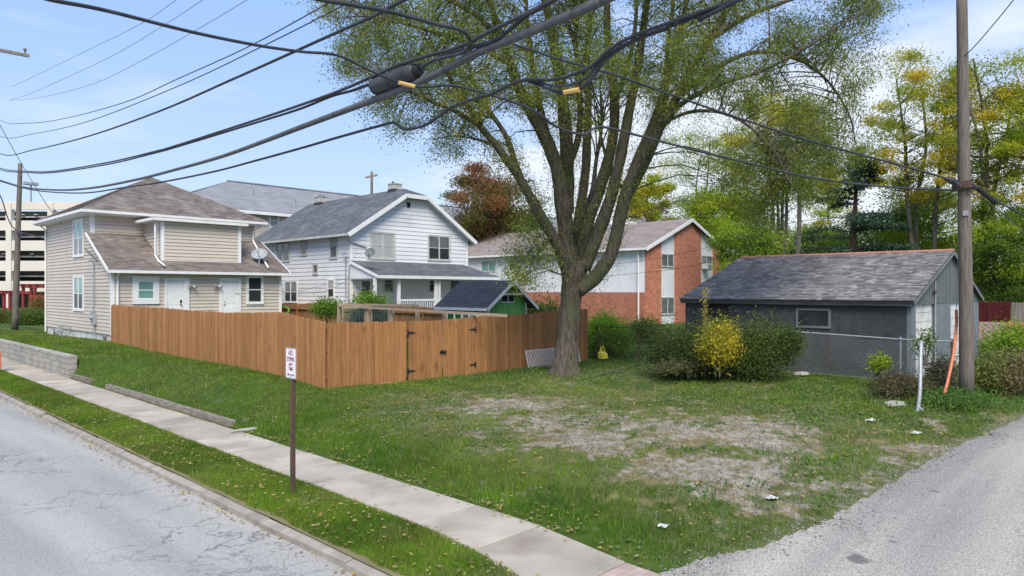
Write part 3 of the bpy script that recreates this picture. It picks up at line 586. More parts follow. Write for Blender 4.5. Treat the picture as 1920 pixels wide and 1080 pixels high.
def dish(name_l, px_, py_, d, rad, mt, facing, base, group='satellite dishes'):
    c0 = at(px_, py_, d); t = thing('satellite_dish', name_l, 'satellite dish', base, group=group); f = Vector(facing).normalized()
    q = f.to_track_quat('Z', 'Y'); m = MB(); vs = [c0-f*.08*rad]; fc = []
    for k in range(1, 6):
        for a in range(20):
            rr = rad*k/5; an = a*math.pi/10; vs.append(c0+q @ Vector((rr*math.cos(an), rr*.9*math.sin(an), .25*rr*rr/rad-.08*rad)))
    for a in range(20): fc.append((0, 1+a, 1+(a+1) % 20))
    for k in range(4):
        for a in range(20): b = 1+k*20; fc.append((b+a, b+20+a, b+20+(a+1) % 20, b+(a+1) % 20))
    n = len(vs); vs2 = [v-f*.02 for v in vs]; m.add(vs+vs2, fc+[tuple(i+n for i in reversed(x)) for x in fc]+[(81+a, 81+(a+1) % 20, 81+(a+1) % 20+n, 81+a+n) for a in range(20)])
    obj('reflector', m, mt, t); obj('mast', MB().tube([Vector(base), Vector(base)+Vector((0, 0, .3)), c0-f*.1], .025, 6), M['dish'], t)
    lnb = c0+f*rad*1.0-Vector((0, 0, rad*.35)); obj('feed_arm', MB().tube([c0-f*.03-Vector((0, 0, rad*.9)), lnb], .015, 5).box(lnb.x-.05, lnb.x+.05, lnb.y-.05, lnb.y+.05, lnb.z-.04, lnb.z+.05), M['dish'], t)
dish('pale grey satellite dish on the brown lean-to roof of the tan house', 487, 477, 37.3, .42, M['dish'], (-.5, -.6, .62), tuple(on_y(486, 499, 35.3)))
dish('dark grey satellite dish on the porch roof of the white house', 694, 474, 38.4, .31, M['gsteel'], (-.75, -.45, .45), tuple(at(692, 492, 38.4)))

# ------------------------------------------------------------------ white house
H2 = thing('white_house', 'two-storey white clapboard house with clipped gable and grey roof', 'house', (26.9, 40, .7))
A0, A1, B0, B1, E2 = 22.4, 31.4, 34.4, 46.4, 6.55; SL = .633; RX_ = 26.9; RZ = E2+4.5*SL; CLZ = E2+3.65*SL
part(H2, 'wall', M['siding_white'], lambda m: m.prism([(A0, B0, .2), (A1, B0, .2), (A1, B0, E2), (RX_+.85, B0, CLZ), (RX_-.85, B0, CLZ), (A0, B0, E2)], (0, B1-B0, 0)))
w2s = Fr('x', A0); w2g = Fr('y', B0)
siding(w2s, H2, M['siding_white'], lambda z: (B0, B1), 1.0, E2, .25)
siding(w2g, H2, M['siding_white'], lambda z: (A0+max(0, (z-E2)/SL), A1-max(0, (z-E2)/SL)), 1.0, CLZ, .25)
o_ = .45; ze = E2-o_*SL; yf = B0-.42; K = .85
LP_ = [(A0-o_, B1+.3, ze+.1), (A0-o_, yf, ze+.1), (RX_-K, yf, CLZ+.12), (RX_, yf+1.35, RZ+.1), (RX_, B1+.3, RZ+.1)]
RP_ = [(A1+o_, yf, ze+.1), (A1+o_, B1+.3, ze+.1), (RX_, B1+.3, RZ+.1), (RX_, yf+1.35, RZ+.1), (RX_+K, yf, CLZ+.12)]
shingles(H2, LP_, M['shing_grey'], .33, .15); shingles(H2, RP_, M['shing_grey'], .33, .15)
shingles(H2, [(RX_-K, yf, CLZ+.12), (RX_+K, yf, CLZ+.12), (RX_, yf+1.35, RZ+.1)], M['shing_grey'], .33, .15)
def rake2(m):
    for a, b in (((A0-o_, yf-.02, ze-.02), (RX_-K, yf-.02, CLZ)), ((A1+o_, yf-.02, ze-.02), (RX_+K, yf-.02, CLZ)), ((RX_-K, yf-.02, CLZ), (RX_+K, yf-.02, CLZ))): m.beam(a, b, .05, .24)
part(H2, 'rake_board', M['trim'], rake2)
part(H2, 'soffit', M['trim'], lambda m: (m.prism([(A0-o_, yf+.02, ze-.05), (RX_-K, yf+.02, CLZ-.03), (RX_-K, B0, CLZ-.03), (A0-o_, B0, ze-.05)], (0, 0, .03)), m.prism([(A1+o_, yf+.02, ze-.05), (RX_+K, yf+.02, CLZ-.03), (RX_+K, B0, CLZ-.03), (A1+o_, B0, ze-.05)], (0, 0, .03))))
part(H2, 'gutter', M['trim_old'], lambda m: (m.box(A0-o_-.12, A0-o_, yf, B1+.3, ze-.06, ze+.07), m.box(A0-o_, A0, yf+.05, B1, ze-.05, ze-.01)))
part(H2, 'corner_trim', M['trim'], lambda m: m.box(A0-.04, A0+.1, B0-.04, B0+.1, 1, E2-.1))
part(H2, 'corner_trim', M['trim'], lambda m: m.box(A1-.1, A1+.04, B0-.04, B0+.1, 1, E2-.1))
kw = dict(mt=M['trim_old'])
wpx(w2g, H2, 693, 435, 740, 487, trim=.10, split=2, glass='glass_pale', **kw)
wpx(w2g, H2, 801, 441, 844, 489.5, trim=.10, split=2, glass='glass_grey', glass2='glass', **kw)
wpx(w2s, H2, 519, 449, 544, 492, trim=.10, split=2, glass='glass_grey', **kw)
wpx(w2s, H2, 564.5, 444, 576, 480, trim=.10, glass='glass_grey', **kw)
wpx(w2s, H2, 619, 437, 634, 486, trim=.10, glass='glass_pale', glass2='glass_grey', **kw)
wpx(w2s, H2, 587.5, 494.5, 597.5, 515, trim=.08, rail=False, glass='glass_grey', **kw)
wpx(w2s, H2, 534, 526, 558.5, 568, trim=.08, split=2, glass='glass_grey', glass2='glass', mt=M['trim'])
wpx(w2s, H2, 614.5, 523, 628, 560, trim=.08, glass='glass_pale', glass2='glass', mt=M['trim'])
u0, u1, z0, z1 = w2g.px(761, 378, 769.5, 391)
part(H2, 'gable_vent', M['trim_old'], lambda m: w2g.box(m, u0, u1, 0, .05, z0, z1)); part(H2, 'gable_louver', M['dark'], lambda m: w2g.box(m, u0+.05, u1-.05, .05, .056, z0+.05, z1-.05))
part(H2, 'downspout', M['trim_old'], lambda m: m.tube([(A0-o_-.06, B0+.1, ze), (A0-.2, B0-.09, ze-.35), (A0+1.0, B0-.09, ze-.62), (A0+1.05, B0-.09, 4.7)], .045, 6))
part(H2, 'meter_pipe', M['dish'], lambda m: (m.tube([on_x(648, 480, A0-.1), on_x(648, 560, A0-.1)], .03, 6), m.tube([on_x(648+5*math.cos(a), 481+5*math.sin(a), A0-.15) for a in np.linspace(0, 6.3, 14)], .02, 5), m.tube([on_x(655, 500, A0-.1), on_x(653, 560, A0-.1)], .04, 6)))
for (px0, px1, pt, pb, dep, cap) in ((728, 753, 341, 364, 44.6, 1), (590, 618, 366, 388, 50.5, 2)):
    c0 = at((px0+px1)/2, pb, dep); w_ = (px1-px0)/F*dep/2/1.36; zt = at(0, pt, dep).z
    def cc(m): m.box(c0.x-w_, c0.x+w_, c0.y-w_, c0.y+w_, c0.z-.8, zt-.2)
    ch = part(H2, 'chimney', M['chimney'], cc)
    part(ch, 'crown', M['stone'], lambda m: m.box(c0.x-w_-.03, c0.x+w_+.03, c0.y-w_-.03, c0.y+w_+.03, zt-.2, zt-.12))
    part(ch, 'flashing', M['chimney_dark'], lambda m: m.box(c0.x-w_-.02, c0.x+w_+.02, c0.y-w_-.02, c0.y+w_+.02, c0.z-.8, c0.z+.3))
    for q in ((-.3, 0), (.3, .1))[:cap]: part(ch, 'flue', M['rust'], lambda m: m.tube([(c0.x+q[0]*w_*1.6, c0.y+q[1], zt-.14), (c0.x+q[0]*w_*1.6, c0.y+q[1], zt+.0)], .08, 8))
# porch
PY = 31.9; pz = 3.98; pt_ = 4.82
shingles(H2, [(A0-.1, PY-.25, pz-.02), (A1+.35, PY-.25, pz-.02), (A1-.5, B0-.03, pt_), (A0-.1, B0-.03, pt_)], M['shing_grey'], .33, .15)
part(H2, 'porch_fascia', M['trim'], lambda m: (m.box(A0-.12, A1+.36, PY-.30, PY-.255, pz-.20, pz-.03), m.beam((A0-.13, PY-.27, pz-.1), (A0-.13, B0-.05, pt_-.08), .05, .15)))
part(H2, 'porch_ceiling', M['trim_old'], lambda m: m.box(A0-.05, A1+.2, PY-.2, B0-.035, pz-.24, pz-.2))
part(H2, 'porch_side_panel', M['siding_white'], lambda m: m.prism([(A0-.06, PY-.2, pz-.2), (A0-.06, B0-.04, pz-.2), (A0-.06, B0-.04, pt_-.12)], (.04, 0, 0)))
part(H2, 'porch_floor', M['trim_old'], lambda m: m.box(A0-.05, A1+.1, PY-.1, B0-.035, 1.35, 1.5))
part(H2, 'porch_base', M['brick_side'], lambda m: m.box(A0+.0, A1+.05, PY-.05, PY+.1, .2, 1.34))
for pxx in (703, 747.6, 817, 822.8, 925):
    q = on_y(pxx, 520, PY); part(H2, 'porch_post', M['trim'], lambda m: m.box(q.x-.075, q.x+.075, PY-.075, PY+.075, 1.5, pz-.2))
qa, qb = on_y(747.6, 561, PY), on_y(925, 561, PY)
part(H2, 'porch_railing', M['trim'], lambda m: (m.box(qa.x, A1, PY-.04, PY+.04, 2.5, 2.62), m.box(qa.x, A1, PY-.03, PY+.03, 1.6, 1.66), [m.box(t_-.02, t_+.02, PY-.02, PY+.02, 1.66, 2.5) for t_ in np.arange(qa.x+.15, A1, .16)]))
wpx(w2g, H2, 718, 514, 737.5, 549, trim=.08, glass='glass_grey', **kw); wpx(w2g, H2, 804, 516, 815, 548, trim=.05, glass='glass', **kw)
wpx(w2g, H2, 843, 516, 862, 560, trim=.05, glass='glass', rail=False, **kw)
u0, u1, _, zt = w2g.px(674, 521, 697, 600)
part(H2, 'door', M['trim'], lambda m: w2g.box(m, u0, u1, 0, .05, 1.5, zt)); part(H2, 'door_glass', M['glass'], lambda m: w2g.box(m, u0+.14, u1-.14, .05, .056, 1.75, zt-.18))

# ------------------------------------------------------------------ brick and white apartment block
H3 = thing('apartment_building', 'two-storey apartment block with red brick strips and white panels on its gable', 'building', (50, 38, .6))
C0, C1, D0, D1 = 44.3, 56.8, 28.9, 60.0; E3 = 6.35; R3 = 8.8; CX = (C0+C1)/2; S3 = (R3-E3)/(CX-C0)
part(H3, 'wall', M['siding_white'], lambda m: m.prism([(C0, D0, 0), (C1, D0, 0), (C1, D0, E3), (CX, D0, R3), (C0, D0, E3)], (0, D1-D0, 0)))
f3 = Fr('y', D0); f3s = Fr('x', C0)
xat = lambda p: on_y(p, 500, D0).x
zr = lambda x: E3+S3*min(x-C0, C1-x)-.02
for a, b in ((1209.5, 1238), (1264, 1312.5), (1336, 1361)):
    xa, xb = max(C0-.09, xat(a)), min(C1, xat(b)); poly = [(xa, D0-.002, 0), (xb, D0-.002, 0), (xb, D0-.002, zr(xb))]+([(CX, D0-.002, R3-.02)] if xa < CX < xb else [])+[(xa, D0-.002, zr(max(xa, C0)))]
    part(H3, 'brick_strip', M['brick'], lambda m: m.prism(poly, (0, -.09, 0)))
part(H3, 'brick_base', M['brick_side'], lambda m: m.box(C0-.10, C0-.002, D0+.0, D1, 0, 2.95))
part(H3, 'siding_panel', M['siding_white'], lambda m: [m.box(C0-.03, C0-.002, y_, y_+1.19, 2.98, E3-.1) for y_ in np.arange(D0+.05, D1-1.2, 1.22)])
ov3 = .45; z3 = E3-ov3*S3+.1
shingles(H3, [(C0-ov3, D1, z3), (C0-ov3, D0-.35, z3), (CX, D0-.35, R3+.1), (CX, D1, R3+.1)], M['shing_pink'], .45, .22)
shingles(H3, [(C1+ov3, D0-.35, z3), (C1+ov3, D1, z3), (CX, D1, R3+.1), (CX, D0-.35, R3+.1)], M['shing_pink'], .45, .22)
part(H3, 'rake_board', M['trim'], lambda m: (m.beam((C0-ov3, D0-.37, z3-.12), (CX, D0-.37, R3-.02), .05, .26), m.beam((C1+ov3, D0-.37, z3-.12), (CX, D0-.37, R3-.02), .05, .26)))
part(H3, 'gutter', M['trim'], lambda m: m.box(C0-ov3-.1, C0-ov3, D0-.35, D1, z3-.16, z3+.0)); part(H3, 'soffit', M['trim_old'], lambda m: m.box(C0-ov3, C0, D0-.3, D1, z3-.16, z3-.12))
part(H3, 'downspout', M['trim'], lambda m: m.tube([(C0-.2, D0+.5, 6), (C0-.2, D0+.5, .5)], .07, 6))
k3 = dict(trim=.06, mt=M['trim_old'], rail=False, split=2)
wpx(f3, H3, 1239, 476, 1262.5, 501, glass='glass_grey', glass2='glass', **k3); wpx(f3, H3, 1238.5, 557, 1263.5, 590, glass='glass_grey', **k3)
wpx(f3, H3, 1314, 479.5, 1334.5, 503.5, glass='glass_grey', **k3)
q = on_y(1320, 499, D0); ac = part(H3, 'air_conditioner', M['trim'], lambda m: m.box(q.x-.38, q.x+.32, D0-.55, D0-.04, q.z-.24, q.z+.2))
part(ac, 'grille', M['glass_grey'], lambda m: [m.box(q.x-.32, q.x+.26, D0-.56, D0-.552, q.z-.2+i*.07, q.z-.16+i*.07) for i in range(5)])
for r_4 in ((904, 489, 930, 510), (955, 487.5, 972, 503), (994, 483, 1016, 501), (1080, 478, 1108, 499)): wpx(f3s, H3, *r_4, glass='glass_teal' if r_4[0] < 940 else 'glass_grey', **k3)
for pxx in (932, 1000, 1155, 1180): 
    q = at(pxx, 432-(pxx-1000)*.07, 60); part(H3, 'roof_vent', M['galv'], lambda m: m.tube([(CX-.6, q.y+2, R3-.4), (CX-.6, q.y+2, R3+.35)], .1, 6))

# ------------------------------------------------------------------ long grey-roofed block behind
H4 = thing('long_building', 'long tan building with a pale grey hipped roof rising behind the two houses', 'building', (50, 61, .6))
ly0, ly1 = 53, 69; LE = 9.45; LR = 12.75; lx0, lx1 = 18.8, 92
part(H4, 'wall', M['siding_tan'], lambda m: m.box(lx0+.6, lx1-.6, ly0+.6, ly1-.6, 0, LE))
siding(Fr('y', ly0+.6), H4, M['siding_tan'], lambda z: (lx0+.6, 60), 5, LE, .16)
shingles(H4, [(lx0, ly0, LE), (lx1, ly0, LE), (lx1-8, 61, LR), (lx0+8.2, 61, LR)], M['shing_far'], .8, .3)
shingles(H4, [(lx0, ly1, LE), (lx0, ly0, LE), (lx0+8.2, 61, LR)], M['shing_far'], .8, .3)
shingles(H4, [(lx1, ly1, LE), (lx0, ly1, LE), (lx0+8.2, 61, LR), (lx1-8, 61, LR)], M['shing_far'], .9, .4)
part(H4, 'gutter', M['trim'], lambda m: (m.box(lx0, lx1, ly0-.12, ly0, LE-.3, LE-.05), m.box(lx0-.12, lx0, ly0, ly1, LE-.3, LE-.05)))
part(H4, 'ridge_cap', M['shing_grey'], lambda m: m.tube([(lx0+8.2, 61, LR+.02), (lx1-8, 61, LR+.02)], .12, 5))
f4 = Fr('y', ly0+.6)
wpx(f4, H4, 504, 399, 523, 428, trim=.12, split=1, glass='glass_pale'); wpx(f4, H4, 463, 420, 471, 445, trim=.1, glass='glass_grey')
for pxx, pyy in ((473, 365), (552, 383), (636, 375)):
    q = at(pxx, pyy, 60); part(H4, 'roof_vent', M['dish'], lambda m: m.tube([(q.x, q.y, q.z-.4), (q.x, q.y, q.z+.45)], .13, 6))

# ------------------------------------------------------------------ green shed
SH = thing('garden_shed', 'small bright green garden shed with charcoal gable roof behind the fence', 'shed', (20.3, 21, .5))
sx0, sx1, sy0, sy1 = 18.98, 21.15, 19.6, 22.2; se, sr = 2.66, 3.46; smx = (sx0+sx1)/2
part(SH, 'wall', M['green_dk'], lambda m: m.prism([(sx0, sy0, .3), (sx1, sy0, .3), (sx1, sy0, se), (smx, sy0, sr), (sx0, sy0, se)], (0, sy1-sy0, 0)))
for i in range(11):
    xa = sx0+.06+i*.195; xb = min(xa+.185, sx1-.06); g = lambda x: se+(sr-se)*(1-abs(x-smx)/(smx-sx0))-.05
    pl = [(xa, sy0-.003, .3), (xb, sy0-.003, .3), (xb, sy0-.003, g(xb))]+([(smx, sy0-.003, g(smx))] if xa < smx < xb else [])+[(xa, sy0-.003, g(xa))]
    obj('board', MB().prism(pl, (0, -.02, 0)), M['green'], SH)
ss = (sr-se)/(smx-sx0); so = .37; sz = se-so*ss+.06
shingles(SH, [(sx0-so, sy1+.2, sz), (sx0-so, sy0-.35, sz), (smx, sy0-.35, sr+.06), (smx, sy1+.2, sr+.06)], M['shing_shed'], .3, .14)
shingles(SH, [(sx1+so, sy0-.35, sz), (sx1+so, sy1+.2, sz), (smx, sy1+.2, sr+.06), (smx, sy0-.35, sr+.06)], M['shing_shed'], .3, .14)
part(SH, 'rake_board', M['trim'], lambda m: (m.beam((sx0-so, sy0-.37, sz-.08), (smx, sy0-.37, sr-.02), .03, .12), m.beam((sx1+so, sy0-.37, sz-.08), (smx, sy0-.37, sr-.02), .03, .12), m.box(sx0-so-.03, sx0-so, sy0-.35, sy1+.2, sz-.13, sz-.02)))
part(SH, 'corner_trim', M['trim'], lambda m: (m.box(sx0-.03, sx0+.06, sy0-.04, sy0+.06, .3, se), m.box(sx1-.06, sx1+.03, sy0-.04, sy0+.06, .3, se)))
part(SH, 'gable_shelf', M['trim_old'], lambda m: (m.box(smx-.34, smx+.34, sy0-.12, sy0-.02, 2.93, 2.97), m.beam((smx-.62, sy0-.33, sr-.5), (smx+.62, sy0-.33, sr-.5), .03, .07)))
part(SH, 'gable_window', M['dark'], lambda m: m.box(smx-.32, smx+.32, sy0-.035, sy0-.022, 2.66, 2.88))
part(SH, 'window_trim', M['trim'], lambda m: (m.box(smx-.36, smx+.36, sy0-.05, sy0-.022, 2.62, 2.66), m.box(smx-.02, smx+.02, sy0-.05, sy0-.036, 2.66, 2.88)))
wfs = Fr('x', sx0); window(wfs, SH, 20.0, 21.0, 1.8, 2.35, trim=.06, rail=False, glass='glass_teal', base=.0, split=2)

# ------------------------------------------------------------------ garage
G = thing('garage', 'long dark grey block garage with weathered shingle roof and red ridge', 'garage', (27.5, 9, .5))
gx_0, gx_1, gy0, gy1 = 23.2, 32.6, 5.87, 13.4; GE = 2.80; gm_ = (gx_0+gx_1)/2; GR = 4.42
part(G, 'wall', M['cmu'], lambda m: (m.box(gx_0, gx_0+.2, gy0+.125, gy1, 0, GE), m.box(gx_1-.2, gx_1, gy0+.3, gy1, 0, GE), m.prism([(gx_0+.2, gy1-.2, 0), (gx_1-.2, gy1-.2, 0), (gx_1-.2, gy1-.2, GE), (gm_, gy1-.2, GR-.1), (gx_0+.2, gy1-.2, GE)], (0, .2, 0))))
part(G, 'fascia', M['cmu'], lambda m: m.box(gx_0-.16, gx_0-.12, gy0-.1, gy1+.1, GE-.16, GE-.02))
part(G, 'soffit', M['dark'], lambda m: m.box(gx_0-.12, gx_0, gy0, gy1, GE-.14, GE-.1))
gs = (GR-GE)/(gm_-gx_0); gz = GE-.2*gs+.08
shingles(G, [(gx_0-.2, gy1+.12, gz), (gx_0-.2, gy0-.14, gz), (gm_, gy0-.14, GR+.08), (gm_, gy1+.12, GR+.08)], M['shing_garage'], .2, .15, .034)
shingles(G, [(gx_1+.2, gy0-.14, gz), (gx_1+.2, gy1+.12, gz), (gm_, gy1+.12, GR+.08), (gm_, gy0-.14, GR+.08)], M['shing_garage'], .2, .15, .034)
part(G, 'ridge_cap', M['redbrickpc'], lambda m: [m.prism([(gm_-.13, a, GR+.055), (gm_, a, GR+.125), (gm_+.13, a, GR+.055)], (0, .24, 0)) for a in np.arange(gy0-.14, gy1, .25)])
nb = 0
for xa in np.arange(gx_0+.02, gx_1-.02, .2):
    xb = min(xa+.19, gx_1-.01); g = lambda x: GE+gs*(min(x-gx_0, gx_1-x))-.03
    pl = [(xa, gy0+.02, GE-.12), (xb, gy0+.02, GE-.12), (xb, gy0+.02, g(xb))]+([(gm_, gy0+.02, g(gm_))] if xa < gm_ < xb else [])+[(xa, gy0+.02, g(xa))]
    m = MB().prism(pl, (0, -.02, 0)); m.box(xa, xa+.035, gy0-.03, gy0-.001, GE-.12, g(xa)-.02); obj('siding_board', m, M['gsteel'], G)
part(G, 'gable_backing', M['dark'], lambda m: m.prism([(gx_0, gy0+.03, GE-.1), (gx_1, gy0+.03, GE-.1), (gm_, gy0+.03, GR-.03)], (0, .1, 0)))
part(G, 'rake_board', M['gsteel'], lambda m: (m.beam((gx_0-.2, gy0-.13, gz-.09), (gm_, gy0-.13, GR-.02), .03, .09), m.beam((gx_1+.2, gy0-.13, gz-.09), (gm_, gy0-.13, GR-.02), .03, .09)))
fg = Fr('y', gy0)
xg = lambda p: on_y(p, 600, gy0).x
doors = [(xg(1717), xg(1752)), (xg(1782.5), xg(1808)), (xg(1812), xg(1821.5))]
prs = [(gx_0, doors[0][0]), (doors[0][1], doors[1][0]), (doors[1][1], doors[2][0]), (doors[2][1], gx_1)]
for a, b in prs: part(G, 'pier', M['pier'], lambda m: m.box(a, b, gy0+.0, gy0+.12, 0, GE-.13))
for a, b in doors:
    dr = part(G, 'garage_door', M['trim_old'], lambda m: (m.box(a, a+.06, gy0+.07, gy0+.12, .3, GE-.13), m.box(b-.06, b, gy0+.07, gy0+.12, .3, GE-.13)))
    for k in range(8): obj('panel', MB().box(a+.065, b-.065, gy0+.075, gy0+.11, .42+k*.285, .42+k*.285+.27), M['gdoor'], dr)
    part(dr, 'door_rail', M['dark'], lambda m: m.box(a, b, gy0+.12, gy0+.15, .3, GE-.13))
gsd = Fr('x', gx_0)
u0, u1, z0, z1 = gsd.px(1493, 578, 1558, 615)
def gf(m):
    for a, b, c_, d in ((u0, u1, z1-.07, z1), (u0, u1, z0, z0+.07), (u0, u0+.07, z0+.07, z1-.07), (u1-.07, u1, z0+.07, z1-.07)): gsd.box(m, a, b, 0, .04, c_, d)
gw = part(G, 'window', M['gsteel'], gf); part(gw, 'pane', M['glass'], lambda m: gsd.box(m, u0+.07, u1-.07, 0, .012, z0+.07, z1-.07))
u0, u1, z0, z1 = gsd.px(1329, 567, 1369, 640)
part(G, 'side_door', M['dark'], lambda m: gsd.box(m, u0, u1, 0, .03, .4, z1))
q = on_y(1750, 546, gy0); part(G, 'gable_lamp', M['rust'], lambda m: (m.box(q.x-.25, q.x+.15, gy0-.09, gy0-.03, q.z-.03, q.z+.03)))
part(G, 'conduit', M['galv'], lambda m: m.tube([(doors[0][1]-.05, gy0-.04, .5), (doors[0][1]-.05, gy0-.04, GE+.6)], .02, 6))

# ------------------------------------------------------------------ parking structure
PG = thing('parking_garage', 'cream concrete multi-storey parking garage with dark open decks at the far left', 'building', tuple(at(-60, 545, 104))[:2]+(.6,))
o3 = at(0, HZ, 100); o3.z = 0
fp = Fr('r', 0, rot=(o3, Vector((RX, RY, 0)), Vector((-FX, -FY, 0))))
zz = lambda py: CZ+(HZ-py)/F*100; uu = lambda px_: px_/F*100
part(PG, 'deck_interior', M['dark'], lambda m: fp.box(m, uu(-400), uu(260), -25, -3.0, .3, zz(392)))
for k, (a, b) in enumerate(((378, 393), (413.5, 432), (451, 470), (489, 508), (527, 547))): part(PG, 'parapet', M['concrete_cream'], lambda m: fp.box(m, uu(-400), uu(262), -.5, 0, zz(b), zz(a)))
for a, b in ((402, 404.5), (440, 443), (478, 481), (516, 518.5)): part(PG, 'floor_beam', M['trim_old'], lambda m: fp.box(m, uu(-400), uu(258), -2.9, -2.5, zz(b), zz(a)))
for k in range(-4, 4):
    c_ = 17+k*78; part(PG, 'column', M['concrete_cream'], lambda m: fp.box(m, uu(c_-5), uu(c_+5), -.6, .15, .3, zz(380)))
part(PG, 'stair_wall', M['concrete_cream'], lambda m: fp.box(m, uu(262), uu(300), -25, .2, .3, zz(374)))
random.seed(3)
for k in range(16):
    pxx = random.uniform(-60, 200); b = random.choice([413.5, 451, 489]); cl = random.choice(['dish', 'trim', 'redmetal', 'black'])
    hh = zz(b); part(PG, 'deck_light', M['trim'], lambda m: fp.box(m, uu(pxx), uu(pxx+7), -2.4, -2.2, zz(b-15), zz(b-14)))
LM = thing('light_mast', 'thin lamp mast standing on the top deck of the parking garage', 'lamp', tuple(at(58, 380, 106)))
obj('mast', MB().tube([at(58, 385, 106), at(58, 346, 106)], .12, 6), M['dish'], LM); q = at(58, 345, 106)
obj('lamp_head', MB().box(q.x-.9, q.x+.9, q.y-.5, q.y+.5, q.z-.15, q.z+.25), M['dish'], LM)
# maroon pergola
PR = thing('pergola', 'maroon painted pergola with posts and slatted top beyond the bushes', 'pergola', tuple(at(40, 590, 66)))
fpp = Fr('r', 0, rot=(Vector((*at(0, HZ, 66).xy, 0)), Vector((RX, RY, 0)), Vector((-FX, -FY, 0))))
z6 = lambda py: CZ+(HZ-py)/F*66; u6 = lambda p: p/F*66
for p in (7, 18, 43, 58, 65, 92, 110): part(PR, 'post', M['redmetal'], lambda m: fpp.box(m, u6(p-2), u6(p+2), -.15, .05, .4, z6(536 if p > 40 else 549)))
part(PR, 'beam', M['redmetal'], lambda m: fpp.box(m, u6(-30), u6(60), -.2, .1, z6(551), z6(546))); part(PR, 'beam', M['redmetal'], lambda m: fpp.box(m, u6(40), u6(125), -.2, .1, z6(540), z6(535)))
for i in range(14): part(PR, 'slat', M['redmetal'], lambda m: fpp.box(m, u6(-28+i*7), u6(-26+i*7), -.9, .5, z6(547.2), z6(545)) if i < 9 else fpp.box(m, u6(44+(i-9)*13), u6(47+(i-9)*13), -.9, .5, z6(536.6), z6(532.5)))
part(PR, 'low_wall', M['redmetal'], lambda m: fpp.box(m, u6(55), u6(130), -.1, .1, z6(560), z6(553)))

# ------------------------------------------------------------------ poles
def upole(label, base, top, r0, r1, name='utility_pole'):
    t = thing(name, label, 'utility pole', base, group='wooden utility poles'); b = Vector(base); p = Vector(top); m = MB()
    m.tube([b+(p-b)*k/12 for k in range(13)], [r0+(r1-r0)*k/12 for k in range(13)], 14, wob=.03); obj('pole_shaft', m, M['pole'], t, True); return t
PB = Vector((19.8, 3.8, .38)); PT = at(1803, -40, 16.9)
UP = upole('tall grey wooden utility pole at the alley edge in front of the garage', (19.8, 3.8, .30), tuple(PT), .165, .115)
q = at(1806, 347, 16.9)
obj('cable_clamp', MB().box(q.x-.2, q.x+.2, q.y-.2, q.y+.2, q.z-.1, q.z+.08), M['rust'], UP)
obj('bracket', MB().tube([at(1772, 335, 16.6), at(1790, 343, 16.6), at(1800, 350, 16.6)], .05, 6), M['cable'], UP)
obj('number_plate', MB().box(PB.x-.2, PB.x-.15, PB.y-.05, PB.y+.05, 4.9, 5.02), M['galv'], UP)
b = at(28, 618, 43.7)
U2 = upole('grey wooden utility pole on the lawn left of the tan house', tuple(b), tuple(at(38, 306, 43.7)), .19, .12)
obj('bracket', MB().tube([at(32, 436, 43.5), at(42, 440, 43.2)], .07, 6), M['cable'], U2)
PL = Vector((4.95, 34.2, -.0)); U3 = upole('wooden pole just past the left edge whose crossarm reaches into view', tuple(PL), (4.95, 34.2, 12.9), .17, .11)
ca = on_y(55, 105, 34.2); ca0 = on_y(0, 96, 34.2)
obj('crossarm', MB().beam((ca0.x*2-ca.x-.6, 34.2, ca0.z+.02), (ca.x, 34.2, ca.z), .1, .12), M['timber'], U3)
obj('insulator', MB().tube([(ca.x-.15, 34.2, ca.z+.05), (ca.x-.15, 34.2, ca.z+.16), (ca.x-.15, 34.2, ca.z+.2), (ca.x-.15, 34.2, ca.z+.28)], [.03, .03, .07, .05], 8), M['gsteel'], U3)
b = at(697, 400, 84); U4 = upole('distant utility pole with a crossarm above the long grey roof', tuple(Vector((b.x, b.y, .6))), tuple(at(697, 322, 84)), .2, .15)
obj('crossarm', MB().beam(at(685, 333, 84), at(708, 328, 84), .15, .22), M['timber'], U4)

# ------------------------------------------------------------------ cables
def smooth(pts, n=8):
    P = [Vector(p) for p in pts]; P = [P[0]*2-P[1]]+P+[P[-1]*2-P[-2]]; out = []
    for i in range(1, len(P)-2):
        for k in range(n):
            t = k/n; a, b, c_, d = P[i-1], P[i], P[i+1], P[i+2]
            out.append(.5*((2*b)+(c_-a)*t+(2*a-5*b+4*c_-d)*t*t+(3*b-a-3*c_+d)*t**3))
    out.append(P[-2]); return out
def lerp_r(n, r):
    return [float(np.interp(i/(n-1), np.linspace(0, 1, len(r)), r)) for i in range(n)] if hasattr(r, '__len__') else [r]*n
def cable(label, pts, r, mt='cable', name='overhead_cable', sides=8, group='overhead cables along the street'):
    p = smooth(pts); return tag(obj(name, MB().tube(p, lerp_r(len(p), r), sides), M[mt], smooth=True), label, 'cable', group)
sx = lambda l, x, dz=0: [on_x(a, b+dz, x) for a, b in l]
far = lambda z, x=5.0: Vector((x, 34.1, z))
k1 = [(33, 348), (100, 356), (167, 353), (250, 338), (333, 317), (417, 293), (500, 263), (560, 240), (640, 210), (693, 190), (793, 151), (893, 100), (993, 60), (1127, 3), (1160, -12)]
cable('thickest grey lashed cable sweeping diagonally across the whole top left', [far(7.8)]+sx(k1, 5.2)+[(5.2, -3, 6.1)], [.026, .026, .028, .038, .046, .045, .045], 'cable_grey', sides=10)
k2 = [(0, 315), (50, 321), (100, 321), (200, 305), (290, 284), (333, 272), (467, 229), (560, 198), (640, 169), (693, 146), (760, 117), (860, 88), (910, 63), (977, 30), (1037, 0), (1060, -12)]
cable('upper strand of the pair running just above the black splice canister', [far(8.5)]+sx(k2, 5.1)+[(5.1, -3, 6.9)], [.016, .018, .022, .022])
